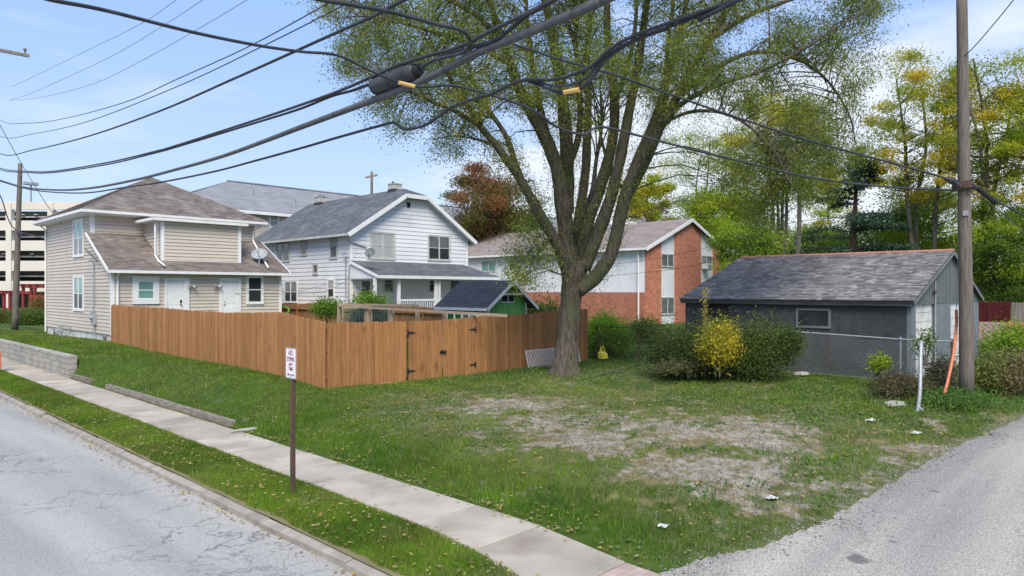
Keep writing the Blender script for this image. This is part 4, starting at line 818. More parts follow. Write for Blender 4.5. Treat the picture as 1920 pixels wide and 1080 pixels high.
k2b = [(0, 318), (50, 323.5), (100, 323.5), (200, 308.5), (290, 287), (333, 275), (467, 234), (560, 205), (620, 181), (660, 170), (693, 158)]
cable('lower strand of the pair that enters the left end of the splice canister', [far(8.4, 5.15)]+sx(k2b, 5.15), [.014, .02])
k2c = [(785, 128), (830, 105), (880, 91), (925, 76), (950, 60), (975, 40), (1000, 20), (1015, 10)]
cable('short strand leaving the right end of the splice canister up toward the pair', sx(k2c, 5.15), .02)
k3_ = [(0, 340), (60, 356), (150, 362), (230, 352), (300, 342), (400, 322), (480, 301), (560, 279), (643, 255), (727, 232), (742, 232), (760, 242), (796, 235), (824, 217), (852, 199), (893, 184), (921, 176), (963, 156), (991, 149), (1035, 149), (1080, 138), (1113, 121), (1135, 99), (1158, 83), (1191, 66), (1240, 48), (1310, 24), (1380, 0), (1400, -8)]
cable('lowest wavy cable of the street bundle, kinked beside the tree crown', [far(7.6, 5.3)]+sx(k3_, 5.4)+[(5.6, -3, 6.7)], [.016, .02, .018, .018])
cable('middle slack strand hanging between the wavy cable and the orange sleeve', sx([(985, 150), (1004, 152), (1035, 161), (1069, 159), (1098, 146), (1120, 122), (1142, 102), (1170, 84), (1210, 66), (1250, 52), (1320, 27), (1388, 0), (1402, -6)], 5.42), .014)
cable('lowest slack strand looping under the orange sleeve', sx([(985, 151), (1004, 156), (1031, 168), (1064, 177), (1087, 169), (1109, 150), (1124, 128), (1147, 103), (1175, 85), (1215, 67), (1255, 54)], 5.44), .013)
cable('black wire that runs through the orange sleeve', sx([(990, 152), (1010, 160), (1040, 169), (1075, 171), (1100, 155), (1118, 133), (1145, 106), (1180, 82), (1240, 55)], 5.43), .012)
cable('sixth wire down from the top left, heavier than the two just above it', [far(9.6)]+sx([(0, 288), (67, 280), (167, 255), (300, 208), (433, 150), (547, 99), (640, 57), (700, 30), (765, -4)], 5.2), [.014, .02, .024])
cable('thin wire second from the left edge midpoint, crossing under its twin', [far(10.3)]+sx([(0, 255), (67, 250), (167, 227), (333, 162), (500, 83), (640, 12), (665, -2)], 5.2), .009)
cable('thin wire at the left edge midpoint, topmost of the close pair', [far(10.9)]+sx([(0, 225), (50, 231), (117, 223), (233, 192), (333, 148), (467, 87), (617, 5), (630, -3)], 5.2), .009)
for i, (lb, l) in enumerate((('lowest', [(15, 188), (67, 184), (167, 160), (267, 113), (367, 57), (463, 0), (480, -10)]), ('middle', [(20, 187), (63, 173), (200, 110), (300, 52), (380, 0), (395, -10)]), ('topmost', [(20, 163), (43, 153), (167, 93), (267, 43), (330, 0), (345, -10)]))):
    cable(lb+' of the three faint high wires in the upper left sky', sx(l, 5.0), .0045, 'cable_grey', group='faint high wires')
A_ = [(60, -12), (97, 0), (200, 20), (360, 60), (483, 85), (567, 97), (610, 100), (643, 107), (683, 127), (743, 153), (793, 163), (843, 160), (880, 167), (910, 175), (927, 180), (977, 197), (1010, 213), (1043, 237), (1093, 252), (1127, 238), (1200, 255), (1300, 281), (1400, 305), (1500, 329), (1600, 344), (1700, 353), (1797, 357)]
dep = np.interp([a for a, _ in A_], [60, 500, 900, 1100, 1797], [4.2, 6.2, 8.6, 10, 16.8])
cable('drop wire falling from the top left, through the yellow sleeve, down to the alley pole', [at(a, b_, float(d)) for (a, b_), d in zip(A_, dep)], [.014, .014, .018, .022], 'cable', group='drop wires between poles')
B_ = [(540, -16), (600, -1), (647, 7), (694, 15), (731, 22), (778, 34), (825, 47), (862, 56), (877, 67), (881, 81), (872, 96), (853, 103), (816, 112), (790, 126)]
cable('thick wire from the top that hooks back into the splice canister', [at(a, b_, float(d)) for (a, b_), d in zip(B_, np.linspace(5.5, 7.9, len(B_)))], .02, group='drop wires between poles')
C_ = [(964, 84), (1002, 95), (1035, 107), (1080, 120), (1113, 129), (1158, 142), (1240, 171), (1378, 219), (1511, 262), (1644, 298), (1756, 329), (1800, 345)]
cable('long straight wire from the thick cable to the hardware on the alley pole', [at(a, b_, float(d)) for (a, b_), d in zip(C_, np.linspace(7.4, 16.8, len(C_)))], [.014, .026], 'cable', group='drop wires between poles')
for lb, l, r in (('upper of the two wires leaving the alley pole to the lower right', [(1806, 342), (1830, 352), (1862, 375), (1890, 388), (1925, 408)], .025), ('lower of the two wires leaving the alley pole to the lower right', [(1806, 352), (1840, 372), (1880, 400), (1925, 436)], .013)):
    cable(lb, [at(a, b_, 16.9+i*.3) for i, (a, b_) in enumerate(l)], r, group='wires on the alley pole')
cable('wire curving from the top right corner down to the alley pole', [at(a, b_, 16.5-i*.4) for i, (a, b_) in enumerate([(1808, 106), (1830, 84), (1855, 55), (1880, 25), (1905, -6)])], .011, group='wires on the alley pole')
cable('thin wire running from the alley pole to the right edge', [at(a, b_, 16.9+i) for i, (a, b_) in enumerate([(1808, 104), (1830, 142), (1867, 180), (1925, 240)])], .008, group='wires on the alley pole')
cable('service wire from the left pole top down to the mast on the tan house', [at(-40, 150, 30), at(0, 234, 38), at(38, 303, 43.5), at(74, 362, 40), at(97, 397, 38.2), at(136, 443, 36.3), on_x(184, 490, 10.02)], .018, group='wires at the tan house')
cable('wire sagging from the left edge into the bracket of the left pole', [at(-40, 300, 34), at(0, 366, 40), at(16, 412, 42), at(31, 432, 43.2), at(60, 441, 41), at(100, 452, 39)], .03, group='wires at the tan house')
for lb, l, d0_, d1_ in (('higher thin line sagging across the two back doors', [(225, 528), (300, 535), (380, 542), (480, 541), (560, 545), (655, 520)], 33.5, 38), ('lower thin line sagging across the two back doors', [(225, 530), (330, 544), (400, 549), (500, 551), (600, 548), (655, 524)], 33.5, 38), ('upper thin line in front of the brick gable', [(1100, 500), (1210, 488), (1300, 470), (1420, 440), (1500, 415), (1720, 395), (1800, 360)], 40, 17.2), ('lower thin line in front of the brick gable', [(1100, 520), (1210, 511), (1300, 498), (1380, 470), (1560, 425), (1800, 365)], 40, 17.2)):
    cable(lb, [at(a, b_, float(d)) for (a, b_), d in zip(l, np.linspace(d0_, d1_, len(l)))], .009, group='thin service lines')
# splice canister and sleeves
SC = thing('splice_closure', 'black cylindrical splice canister slung in the overhead cables', 'splice case', tuple(on_x(745, 145, 5.17)), group=None)
pa, pb = on_x(703, 163, 5.17), on_x(778, 134, 5.17); dv = pb-pa
obj('canister', MB().tube([pa-dv*.06, pa, pa+dv*.04, pa+dv*.5, pb-dv*.05, pb, pb+dv*.04], [.05, .098, .106, .106, .106, .098, .07], 18), M['closure'], SC, True)
obj('seam_band', MB().tube([pa+dv*.44, pa+dv*.47], .112, 18).tube([pb-dv*.16, pb-dv*.12], .115, 18), M['cable'], SC)
obj('end_cap', MB().tube([pb+dv*.04, pb+dv*.14], [.085, .06], 12), M['black'], SC)
obj('hanger', MB().tube([pb-dv*.1+Vector((0, 0, .1)), pb-dv*.1+Vector((0, 0, .24))], .015, 6).tube([pa+dv*.1+Vector((0, 0, .1)), pa+dv*.1+Vector((0, 0, .24))], .015, 6), M['cable'], SC)
s1, s2 = at(748, 155, 7.5), at(777, 162, 7.6)
tag(obj('cable_sleeve', MB().tube([s1, s2], .022, 8), M['yellowtag']), 'pale yellow sleeve on the drop wire just below the splice canister', 'cable sleeve', 'sleeves on the cables')
s1, s2 = on_x(1058, 173.5, 5.43), on_x(1087, 168, 5.43)
tag(obj('cable_sleeve', MB().tube([s1, s2], .026, 8), M['yellowtag']), 'orange-yellow sleeve hanging on the slack loop in front of the tree', 'cable sleeve', 'sleeves on the cables')

# ------------------------------------------------------------------ road sign
SG = thing('road_sign', 'white no stopping sign on a rusty brown post in the verge', 'sign', (5.24, 9.62, 0))
z_s = on_x(547, 710, 5.24).z; z_t = on_x(547, 652, 5.24).z
def uch(m):
    for a, b, c_, d in ((5.225, 5.235, 9.59, 9.65), (5.235, 5.27, 9.585, 9.597), (5.235, 5.27, 9.643, 9.655), (5.262, 5.27, 9.57, 9.585), (5.262, 5.27, 9.655, 9.67)): m.box(a, b, c_, d, -.3, z_t-.04)
part(SG, 'post', M['rust'], uch)
W_ = .155; zc = (z_s+z_t)/2; hh = (z_t-z_s)/2; x_ = 5.22
def rr(w__, h__, r__, x): return [(x, 9.62+sx_*(w__-r__)+r__*math.cos(a), zc+sy_*(h__-r__)+r__*math.sin(a)) for sx_, sy_, a0_ in ((1, 1, 0), (-1, 1, 90), (-1, -1, 180), (1, -1, 270)) for a in [R(a0_+k*18) for k in range(6)]]
part(SG, 'plate', M['galv'], lambda m: m.prism(rr(W_, hh, .03, x_), (.004, 0, 0)))
part(SG, 'face', M['signwhite'], lambda m: m.prism(rr(W_-.010, hh-.010, .025, x_-.002), (.0018, 0, 0)))
def ring(m, w0, h0, w1, h1):
    a = rr(w0, h0, .02, x_-.003); b = rr(w1, h1, .016, x_-.003); n = len(a); m.add(a+b, [(i, (i+1) % n, (i+1) % n+n, i+n) for i in range(n)])
part(SG, 'border', M['signred'], lambda m: ring(m, W_-.015, hh-.015, W_-.019, hh-.019))
for tx, zf, sz_, wdt in (('NO', .64, .088, 1), ('STOPPING', .25, .078, .62), ('ANY', -.08, .06, .95), ('TIME', -.37, .066, .95)):
    cu = bpy.data.curves.new('lettering', 'FONT'); cu.body = tx; cu.size = sz_; cu.align_x = 'CENTER'; cu.align_y = 'CENTER'; cu.extrude = .0006; cu.offset = .0012
    cu.materials.append(M['signred']); to = bpy.data.objects.new('lettering_tmp', cu); COL.objects.link(to); bpy.context.view_layer.update(); lm = bpy.data.meshes.new_from_object(to); bpy.data.objects.remove(to); o = bpy.data.objects.new('lettering', lm); COL.objects.link(o); o.parent = SG
    o.location = (x_-.0035-5.24, 0, zc+zf*hh); o.rotation_euler = (R(90), 0, R(-90)); o.scale = (wdt, 1.15, 1); o['label'] = 'the letters '+tx
zA = zc-.74*hh
part(SG, 'arrow', M['signred'], lambda m: (m.box(x_-.0042, x_-.003, 9.62-.07, 9.62+.07, zA-.006, zA+.006), m.prism([(x_-.003, 9.62-.105, zA), (x_-.003, 9.62-.065, zA+.024), (x_-.003, 9.62-.065, zA-.024)], (-.0012, 0, 0)), m.prism([(x_-.003, 9.62+.105, zA), (x_-.003, 9.62+.065, zA+.024), (x_-.003, 9.62+.065, zA-.024)], (-.0012, 0, 0))))
for zz_ in (zc+hh*.86, zA-.022): part(SG, 'bolt', M['rust'], lambda m: m.tube([(x_-.009, 9.62, zz_), (x_, 9.62, zz_)], .008, 6))
OS = thing('marker_sign', 'small orange marker sign cut by the left edge beside the sidewalk', 'sign', tuple(on_x(1.5, 712, 6.9)))
q = on_x(1, 675, 5.7); obj('panel', MB().box(q.x-.01, q.x+.01, q.y-.12, q.y+.35, q.z-.33, q.z+.33), M['orange'], OS); obj('stake', MB().box(q.x-.015, q.x+.015, q.y-.02, q.y+.02, 0, q.z-.3), M['galv'], OS)

# ------------------------------------------------------------------ chain link, conduits
CL = thing('chain_link_fence', 'sagging galvanised chain-link fence in front of the garage', 'fence', (22.3, 8, .45))
cy0, cy1, cxx = 4.64, 11.4, 22.35
def clz(y): return float(np.interp(y, [4.64, 5.3, 6.2, 8, 9.6, 11.4], [1.70, 1.68, 1.70, 1.76, 1.80, 1.78]))
obj('top_rail', MB().tube([(cxx, y_, clz(y_)) for y_ in np.linspace(cy0, cy1, 14)], .024, 8), M['galv'], CL)
obj('tension_wire', MB().tube([(cxx, cy0, .5), (cxx, cy1, .5)], .006, 4), M['galv'], CL)
for q, mm in ((4.66, 'rust'), (5.95, 'galv'), (8.0, 'rust'), (10.2, 'galv')): obj('post', MB().tube([(cxx+.05, q, .2), (cxx+.05, q, clz(q)+.03)], .032, 8).tube([(cxx+.05, q, clz(q)+.03), (cxx+.05, q, clz(q)+.06)], .04, 8), M[mm], CL)
def linkmesh(p0, p1, z0, topf, pitch=.085, r=.0042):
    p0 = Vector(p0); p1 = Vector(p1); L_ = (p1-p0).length; d = (p1-p0)/L_; m = MB(); n3 = Vector((-d.y, d.x, 0))
    for sgn in (1, -1):
        k = -2.0
        while k < L_+2:
            pts = []
            for t in np.linspace(0, 1, 19):
                z_ = z0+t*1.5; s = k+sgn*(z_-z0)*.8
                if 0 <= s <= L_:
                    p = p0+d*s
                    if z_ <= topf(p): pts.append(Vector((p.x, p.y, z_))+n3*.01*math.sin(s*3+z_*2)+n3*sgn*.003)
            if len(pts) > 1: m.tube(pts, r, 3, False)
            k += pitch
    return m
obj('mesh_wire', linkmesh((cxx-.03, cy0), (cxx-.03, cy1), .48, lambda p: clz(p.y)), M['galv'], CL, kind='stuff')
CL2 = thing('chain_link_fence', 'dark chain-link fence half buried in bushes right of the stained fence', 'fence', (21.9, 15, .45))
obj('top_rail', MB().tube([(21.9, 11.6, 1.68), (21.9, 16.6, 1.72)], .02, 6), M['rust'], CL2)
for q in (12.5, 14.6, 16.55): obj('post', MB().tube([(21.95, q, .2), (21.95, q, 1.72)], .03, 6), M['rust'], CL2)
obj('mesh_wire', linkmesh((21.87, 11.6), (21.87, 16.6), .48, lambda p: 1.68, .1, .003), M['rust'], CL2, kind='stuff')
def pole_px(name, lb, cat, l, d, r, mt): return tag(obj(name, MB().tube(smooth([at(a, b_, dd) for (a, b_), dd in zip(l, d)], 4), r, 8), M[mt], smooth=True), lb, cat)
pole_px('bent_pipe', 'bent grey pipe leaning upright before the chain-link fence', 'pipe', [(1727, 640), (1726, 680), (1725, 730), (1722, 762), (1717, 785)], [16.9, 16.6, 16.2, 15.8, 15.4], .04, 'galv')
pole_px('bent_pipe', 'short pipe stub crossing the foot of the bent grey pipe', 'pipe', [(1731, 770), (1722, 765), (1716, 782)], [15.7, 15.7, 15.4], .03, 'galv')
pole_px('guy_guard', 'orange plastic guy-wire guard leaning beside the alley pole', 'guy guard', [(1793, 582), (1793, 610), (1788, 660), (1778, 710), (1767, 752)], [17.2, 17.1, 16.9, 16.6, 16.4], .035, 'orange')
tag(obj('guy_wire', MB().tube([at(1793, 582, 17.2), at(1797, 460, 17.0), at(1801, 352, 16.95)], .008, 5), M['galv']), 'steel guy wire rising from the orange guard to the alley pole', 'guy wire')

# ------------------------------------------------------------------ lattice, jug, litter, yard bits
def lattice(name_l, p0, p1, z0, z1, lean=(0, 0), mt='lattice', top=None, pitch=.1, wd=.03):
    t = thing('lattice_panel', name_l, 'lattice', (p0[0], p0[1], z0)); p0 = Vector((*p0, 0)); p1 = Vector((*p1, 0)); L_ = (p1-p0).length; d = (p1-p0)/L_; H_ = z1-z0; nn = Vector((lean[0], lean[1], 0))
    fpt = lambda s, z, off: p0+d*s+Vector((0, 0, z0+z))+nn*(z/H_)+Vector((-d.y, d.x, 0))*off
    cnt = 0
    for sgn in (1, -1):
        k = -H_
        while k < L_+H_:
            s0, zz0 = k, 0; s1_, zz1 = k+sgn*H_, H_
            ts = [0, 1]
            lo_, hi_ = 0, 1
            if sgn > 0: lo_ = max(0, (0-k)/H_); hi_ = min(1, (L_-k)/H_)
            else: lo_ = max(0, (k-L_)/H_); hi_ = min(1, k/H_)
            if hi_-lo_ > .05:
                obj('strip', MB().beam(fpt(k+sgn*H_*lo_, H_*lo_, .006*sgn), fpt(k+sgn*H_*hi_, H_*hi_, .006*sgn), .008, wd), M[mt], t); cnt += 1
            k += pitch
    for a, b in (((0, 0), (L_, 0)), ((0, H_), (L_, H_)), ((0, 0), (0, H_)), ((L_, 0), (L_, H_))): obj('edge_strip', MB().beam(fpt(*a, .015), fpt(*b, .015), .012, wd*1.1), M[mt], t)
    return t
la, lb2 = on_y(991, 683, 16.55), on_y(1045, 683, 16.55)
lattice('white lattice panel leaning on the fence, left of the tree trunk', (la.x, 16.52), (lb2.x, 16.52), .36, .98, (0, .18), pitch=.15, wd=.024)
la, lb2 = on_y(1068, 683, 16.5), on_y(1089, 683, 16.5)
lattice('narrower white lattice panel showing right of the tree trunk', (la.x, 16.5), (lb2.x, 16.5), .42, 1.22, (0, .2), pitch=.15, wd=.024)
J = on_z(1130, 672, .5); JG = thing('watering_can', 'yellow plastic jug with a handle on the grass by the fence end', 'jug', tuple(J))
obj('body', MB().add([(J.x-.15, J.y-.1, .5), (J.x+.2, J.y-.12, .5), (J.x+.2, J.y+.1, .5), (J.x-.15, J.y+.1, .5), (J.x-.17, J.y-.09, .72), (J.x+.18, J.y-.11, .66), (J.x+.18, J.y+.1, .66), (J.x-.17, J.y+.1, .72), (J.x-.1, J.y-.05, .8), (J.x+.1, J.y-.05, .74), (J.x+.1, J.y+.06, .74), (J.x-.1, J.y+.06, .8)],
    [(3, 2, 1, 0), (0, 1, 5, 4), (1, 2, 6, 5), (2, 3, 7, 6), (3, 0, 4, 7), (4, 5, 9, 8), (5, 6, 10, 9), (6, 7, 11, 10), (7, 4, 8, 11), (8, 9, 10, 11)]), M['jug'], JG)
obj('handle', MB().tube([(J.x-.12, J.y, .76), (J.x-.12, J.y, .92), (J.x+.05, J.y, .95), (J.x+.15, J.y, .72)], .022, 6), M['jug'], JG)
obj('spout', MB().tube([(J.x-.08, J.y, .78), (J.x-.12, J.y, .86)], [.04, .05], 8), M['jug'], JG)
def blob(name, label, cat, p, r, mt, seed, group=None):
    g = np.random.default_rng(seed); vs = []; fc = []
    for i in range(5):
        for k in range(8):
            th_ = i/4*math.pi; a = k/8*6.283; q = 1+g.uniform(-.25, .25); vs.append((p[0]+r[0]*q*math.sin(th_)*math.cos(a), p[1]+r[1]*q*math.sin(th_)*math.sin(a), p[2]+r[2]*math.cos(th_)))
    for i in range(4):
        for k in range(8): fc.append((i*8+k, (i+1)*8+k, (i+1)*8+(k+1) % 8, i*8+(k+1) % 8))
    return tag(obj(name, MB().add(vs, fc), M[mt]), label, cat, group)
def crumple(label, px_, py_, sz_, seed, mt='paper'):
    d0 = on_z(px_, py_, .2); 
    for _ in range(4): d0 = on_z(px_, py_, float(height(d0.x, d0.y))+.03)
    g = np.random.default_rng(seed); m = MB(); n = 5; V_ = [(d0.x+(i-2)*sz_/4+g.uniform(-.2, .2)*sz_/4, d0.y+(j-2)*sz_/5, d0.z+g.uniform(-.005, .025)*(1+1.5*(i == 1))) for i in range(n) for j in range(n)]
    m.add(V_, [(i*n+j, (i+1)*n+j, (i+1)*n+j+1, i*n+j+1) for i in range(n-1) for j in range(n-1)]); tag(obj('crumpled_paper', m, M[mt]), label, 'litter', 'scraps of litter on the lot')
crumple('folded white paper scrap standing up on the bare patch near the alley', 1447, 934, .17, 1); crumple('pale plastic scrap in the thick grass near the sidewalk end', 1245, 986, .14, 2)
crumple('white scrap in the grass below the bent grey pipe', 1717, 812, .2, 3); crumple('flat whitish scrap in the verge grass right of the sign', 747, 1006, .12, 4)
crumple('small pale scrap in the weeds left of the bent grey pipe', 1632, 788, .2, 6)
q = on_z(1678, 757, .45); blob('flat_stone', 'flat pale stone in the weeds by the chain-link fence', 'stone', (q.x, q.y, .45), (.5, .22, .05), 'stone', 5)
q = on_z(462, 782, .3); blob('flat_stone', 'pale flat stone in the lawn past the nearest timber', 'stone', (q.x, q.y, float(height(q.x, q.y))+.01), (.35, .14, .04), 'stone', 6)
q = on_z(1502, 700, .5); blob('flat_stone', 'pale stone at the foot of the chain-link fence beside the hedge', 'stone', (q.x, q.y, .48), (.35, .2, .08), 'stone', 9)
# garden frame behind the fence
TR = thing('vegetable_trellis', 'raw lumber garden frame with wire mesh windows inside the fenced yard', 'trellis', tuple(at(690, 600, 29)))
pA, pB, pC = at(634, 572, 30), at(784, 573, 27.5), at(950, 592, 21.6)
for a, b in ((pA+Vector((0, 0, .03)), pB), (pA-Vector((0, 0, .03)), pC)): obj('top_rail', MB().beam(a, b, .06, .09), M['rawwood'], TR)
for pxx, dd, yy in ((636, 30, 574), (691, 28.3, 574), (735, 27, 580), (783, 25.9, 583), (834, 24.4, 586)):
    t_ = at(pxx, yy, dd); obj('post', MB().box(t_.x-.06, t_.x+.06, t_.y-.06, t_.y+.06, .4, t_.z), M['rawwood'], TR)
for x0_, x1_ in ((643, 685), (697, 729)):
    a = at(x0_, 577, 29.2); b = at(x1_, 577, 28.4)
    fm = MB(); fm.beam(a, b, .03, .05); fm.beam(a-Vector((0, 0, 1.0)), b-Vector((0, 0, 1.0)), .03, .05); fm.beam(a, a-Vector((0, 0, 1)), .05, .04); fm.beam(b, b-Vector((0, 0, 1)), .05, .04)
    fo = obj('mesh_window', fm, M['rawwood'], TR)
    g = MB(); [g.beam(a+(b-a)*k/12, a+(b-a)*k/12-Vector((0, 0, 1)), .006, .006) for k in range(13)]; [g.beam(a-Vector((0, 0, k/12)), b-Vector((0, 0, k/12)), .006, .006) for k in range(13)]
    obj('wire_mesh', g, M['galv'], fo, kind='stuff')
SF = thing('picket_rack', 'white slatted rack leaning inside the fence beside the green shed', 'rack', tuple(at(865, 600, 25)))
for i in range(5):
    a = at(838+i*14, 586+i*1.2, 25.2-.25*i); obj('slat', MB().beam(a, a-Vector((0, 0, 1.2)), .05, .03), M['trim'], SF)
obj('rail', MB().beam(at(836, 586, 25.3), at(905, 591, 24.1), .05, .06), M['trim'], SF)
q = at(532, 582, 38.5); tg = MB().tube([(q.x+.28*math.cos(a)*RX, q.y+.28*math.cos(a)*RY, q.z+.2*math.sin(a)) for a in np.linspace(0, 6.28, 17)], .05, 6)
tag(obj('green_ring', tg, mat('lime_plastic', (.2, .55, .1), rough=.5)), 'lime green plastic ring hanging on the back fence by the tan house', 'ring')

# ------------------------------------------------------------------ right-hand background fences
RF = thing('red_fence', 'dark red board fence beyond the garage at the right edge', 'fence', (38, 10, .5))
rp0, rp1 = at(1828, 570, 38), at(1897, 570, 36); RBm = board_mesh(M['redfence']); GBm = board_mesh(M['greyfence'])
zt_ = at(0, 566, 37).z
boards(RF, rp0.xy.to_3d(), rp1.xy.to_3d(), lambda p: zt_, RBm, step=.145, botf=lambda p: .4)
GF = thing('grey_fence', 'weathered grey-brown board fence right of the dark red fence', 'fence', (36, 9, .5))
boards(GF, rp1.xy.to_3d(), at(1990, 570, 34.5).xy.to_3d(), lambda p: zt_, GBm, step=.145, botf=lambda p: .4)
BWl = at(1836, 605, 33); tag(obj('brick_wall', MB().hexa([(*at(1834, 600, 33).xy, .4), (*at(1990, 600, 31.5).xy, .4), (*at(1990, 600, 31.9).xy, .4), (*at(1834, 600, 33.4).xy, .4), (*at(1834, 600, 33).xy, 1.62), (*at(1990, 600, 31.5).xy, 1.62), (*at(1990, 600, 31.9).xy, 1.62), (*at(1834, 600, 33.4).xy, 1.62)]), M['brick_side']), 'low dark brick wall under the dark red fence', 'wall')
a, b = at(1838, 640, 29.5), at(1880, 640, 28.8)
lattice('greyish white lattice screen right of the garage behind weeds', tuple(a.xy), tuple(b.xy), .55, 1.75, mt='trim_old', pitch=.2, wd=.045)

# ------------------------------------------------------------------ foliage engine
def leafmesh(name, C, size, col, mt=None, droop=.3, asp=.38, jit=.12):
    n = len(C); d = rng.normal(size=(n, 3)); d[:, 2] -= droop; d /= np.linalg.norm(d, axis=1, keepdims=True)
    s = np.cross(d, rng.normal(size=(n, 3))); s /= np.linalg.norm(s, axis=1, keepdims=True)
    L_ = size*rng.uniform(.6, 1.35, (n, 1)); a = C; t = C+d*L_; m1 = C+d*L_*.45+s*L_*asp*.5; m2 = C+d*L_*.45-s*L_*asp*.5
    V_ = np.stack([a, m1, t, m2], 1).reshape(-1, 3); Fc = np.arange(4*n).reshape(n, 4)
    c_ = col*(1+rng.uniform(-jit, jit, (n, 1))*1.6)
    return npmesh(name, V_, Fc, mt or M['leaf'], np.clip(c_, .004, 1))
def pick(cols, n):
    c_ = np.array(cols); return c_[rng.integers(0, len(c_), n)]
def shrub(name, label, cat, c0, rad, cols, n, size=.07, stems=7, droop=.1, group=None, lumps=9, soft=.33, mt=None, bark='bark2', asp=.5):
    c0 = Vector(c0); t = thing(name, label, cat, (c0.x, c0.y, max(.2, c0.z-rad[2])), group=group)
    lc = rng.normal(size=(lumps, 3)); lc /= np.linalg.norm(lc, axis=1, keepdims=True); lc *= rng.uniform(.35, .75, (lumps, 1)); lc[:, 2] = np.abs(lc[:, 2])*.9-.2
    w_ = rng.integers(0, lumps, n); p = lc[w_]+rng.normal(size=(n, 3))*soft*rng.uniform(.7, 1.1, (n, 1))
    p[:, 2] = np.clip(p[:, 2], -1, 1.25); P = p*np.array(rad)+np.array(c0)
    cc = pick(cols, lumps)[w_]*.5+pick(cols, n)*.5
    put('foliage', leafmesh('foliage', P, size, cc, mt, droop, asp), t)
    m = MB(); b0 = Vector((c0.x, c0.y, c0.z-rad[2]))
    for k in range(stems):
        e = Vector(lc[k % lumps]*np.array(rad))+c0; s0 = b0+Vector((random.uniform(-.3, .3)*rad[0], random.uniform(-.3, .3)*rad[1], -.05)); mid = (s0+e)/2+Vector((random.uniform(-.1, .1), random.uniform(-.1, .1), .1))
        m.tube(smooth([s0, mid, e], 3), [.02, .018, .015, .012, .01, .008, .006], 4)
    obj('stems', m, M[bark], t); return t
def bgtree(label, px_, d, topy, crown_w, crown_bot, cols, n, size=.16, stems=1, bark='bark2', r0=.18, clusters=60, sig=.55, droop=.3, name='tree', basez=.5, group='trees behind the houses', spread=.5, vis=None):
    B = at(px_, HZ, d); B.z = basez; zt = CZ+(HZ-topy)/F*d; zb = CZ+(HZ-crown_bot)/F*d; W2 = crown_w/F*d/2; H2_ = (zt-zb)/2; c0 = Vector((B.x, B.y, zb+H2_))
    n = int(n*2.4); t = thing(name, label, 'tree', tuple(B), group=group)
    q = rng.normal(size=(clusters, 3)); q /= np.linalg.norm(q, axis=1, keepdims=True); q *= rng.uniform(.25, 1, (clusters, 1))**.6
    CC = q*np.array([W2, W2, H2_])+np.array(c0)
    m = MB(); SP = []
    for s in range(stems):
        a = random.uniform(0, 6.28); e = c0+Vector((math.cos(a)*W2*spread*.6, math.sin(a)*W2*spread*.6, H2_*random.uniform(.3, .8))); s0 = B+Vector((math.cos(a)*.35*(stems > 1), math.sin(a)*.35*(stems > 1), -.2))
        if stems == 1: e = c0+Vector((random.uniform(-.2, .2)*W2, random.uniform(-.2, .2)*W2, H2_*.6))
        wv = lambda k: Vector((random.uniform(-k, k), random.uniform(-k, k), 0)); mid = s0*.5+e*.5+wv(.7); p = smooth([s0, s0*.7+mid*.3+wv(.25), mid, mid*.5+e*.5+wv(.5), e], 5); nr = len(p)
        m.tube(p, [r0*(1-.8*k/nr) for k in range(nr)], 8, wob=.06); SP += [(v, r0*(1-.8*k/nr)) for k, v in enumerate(p) if k > 3]
    obj('trunk', m, M[bark], t)
    m = MB()
    for c_ in CC:
        e = Vector(c_); cand = [s for s in SP if s[0].z < e.z+.3] or SP[:2]; s0, r_ = min(cand, key=lambda s: (s[0]-e).length+abs(e.z-s[0].z-1.2)*.4)
        mid = s0*.5+e*.5+Vector((random.uniform(-.25, .25), random.uniform(-.25, .25), -.15*(e-s0).length+.2)); rr_ = min(r_*.5, .05)
        m.tube(smooth([s0, mid, e], 3), list(np.linspace(rr_, .008, 7)), 4, False)
    obj('branches', m, M[bark], t)
    wt = rng.uniform(.15, 1, clusters)**2; w_ = rng.choice(clusters, n, p=wt/wt.sum()); sg = (W2*sig*.45)*rng.uniform(.5, 1.2, clusters)
    P = CC[w_]+rng.normal(size=(n, 3))*sg[w_][:, None]*np.array([.8, .8, .45])
    cc = pick(cols, clusters)[w_]*.65+pick(cols, n)*.35
    put('foliage', leafmesh('foliage', P, size, cc, None, droop), t); return t

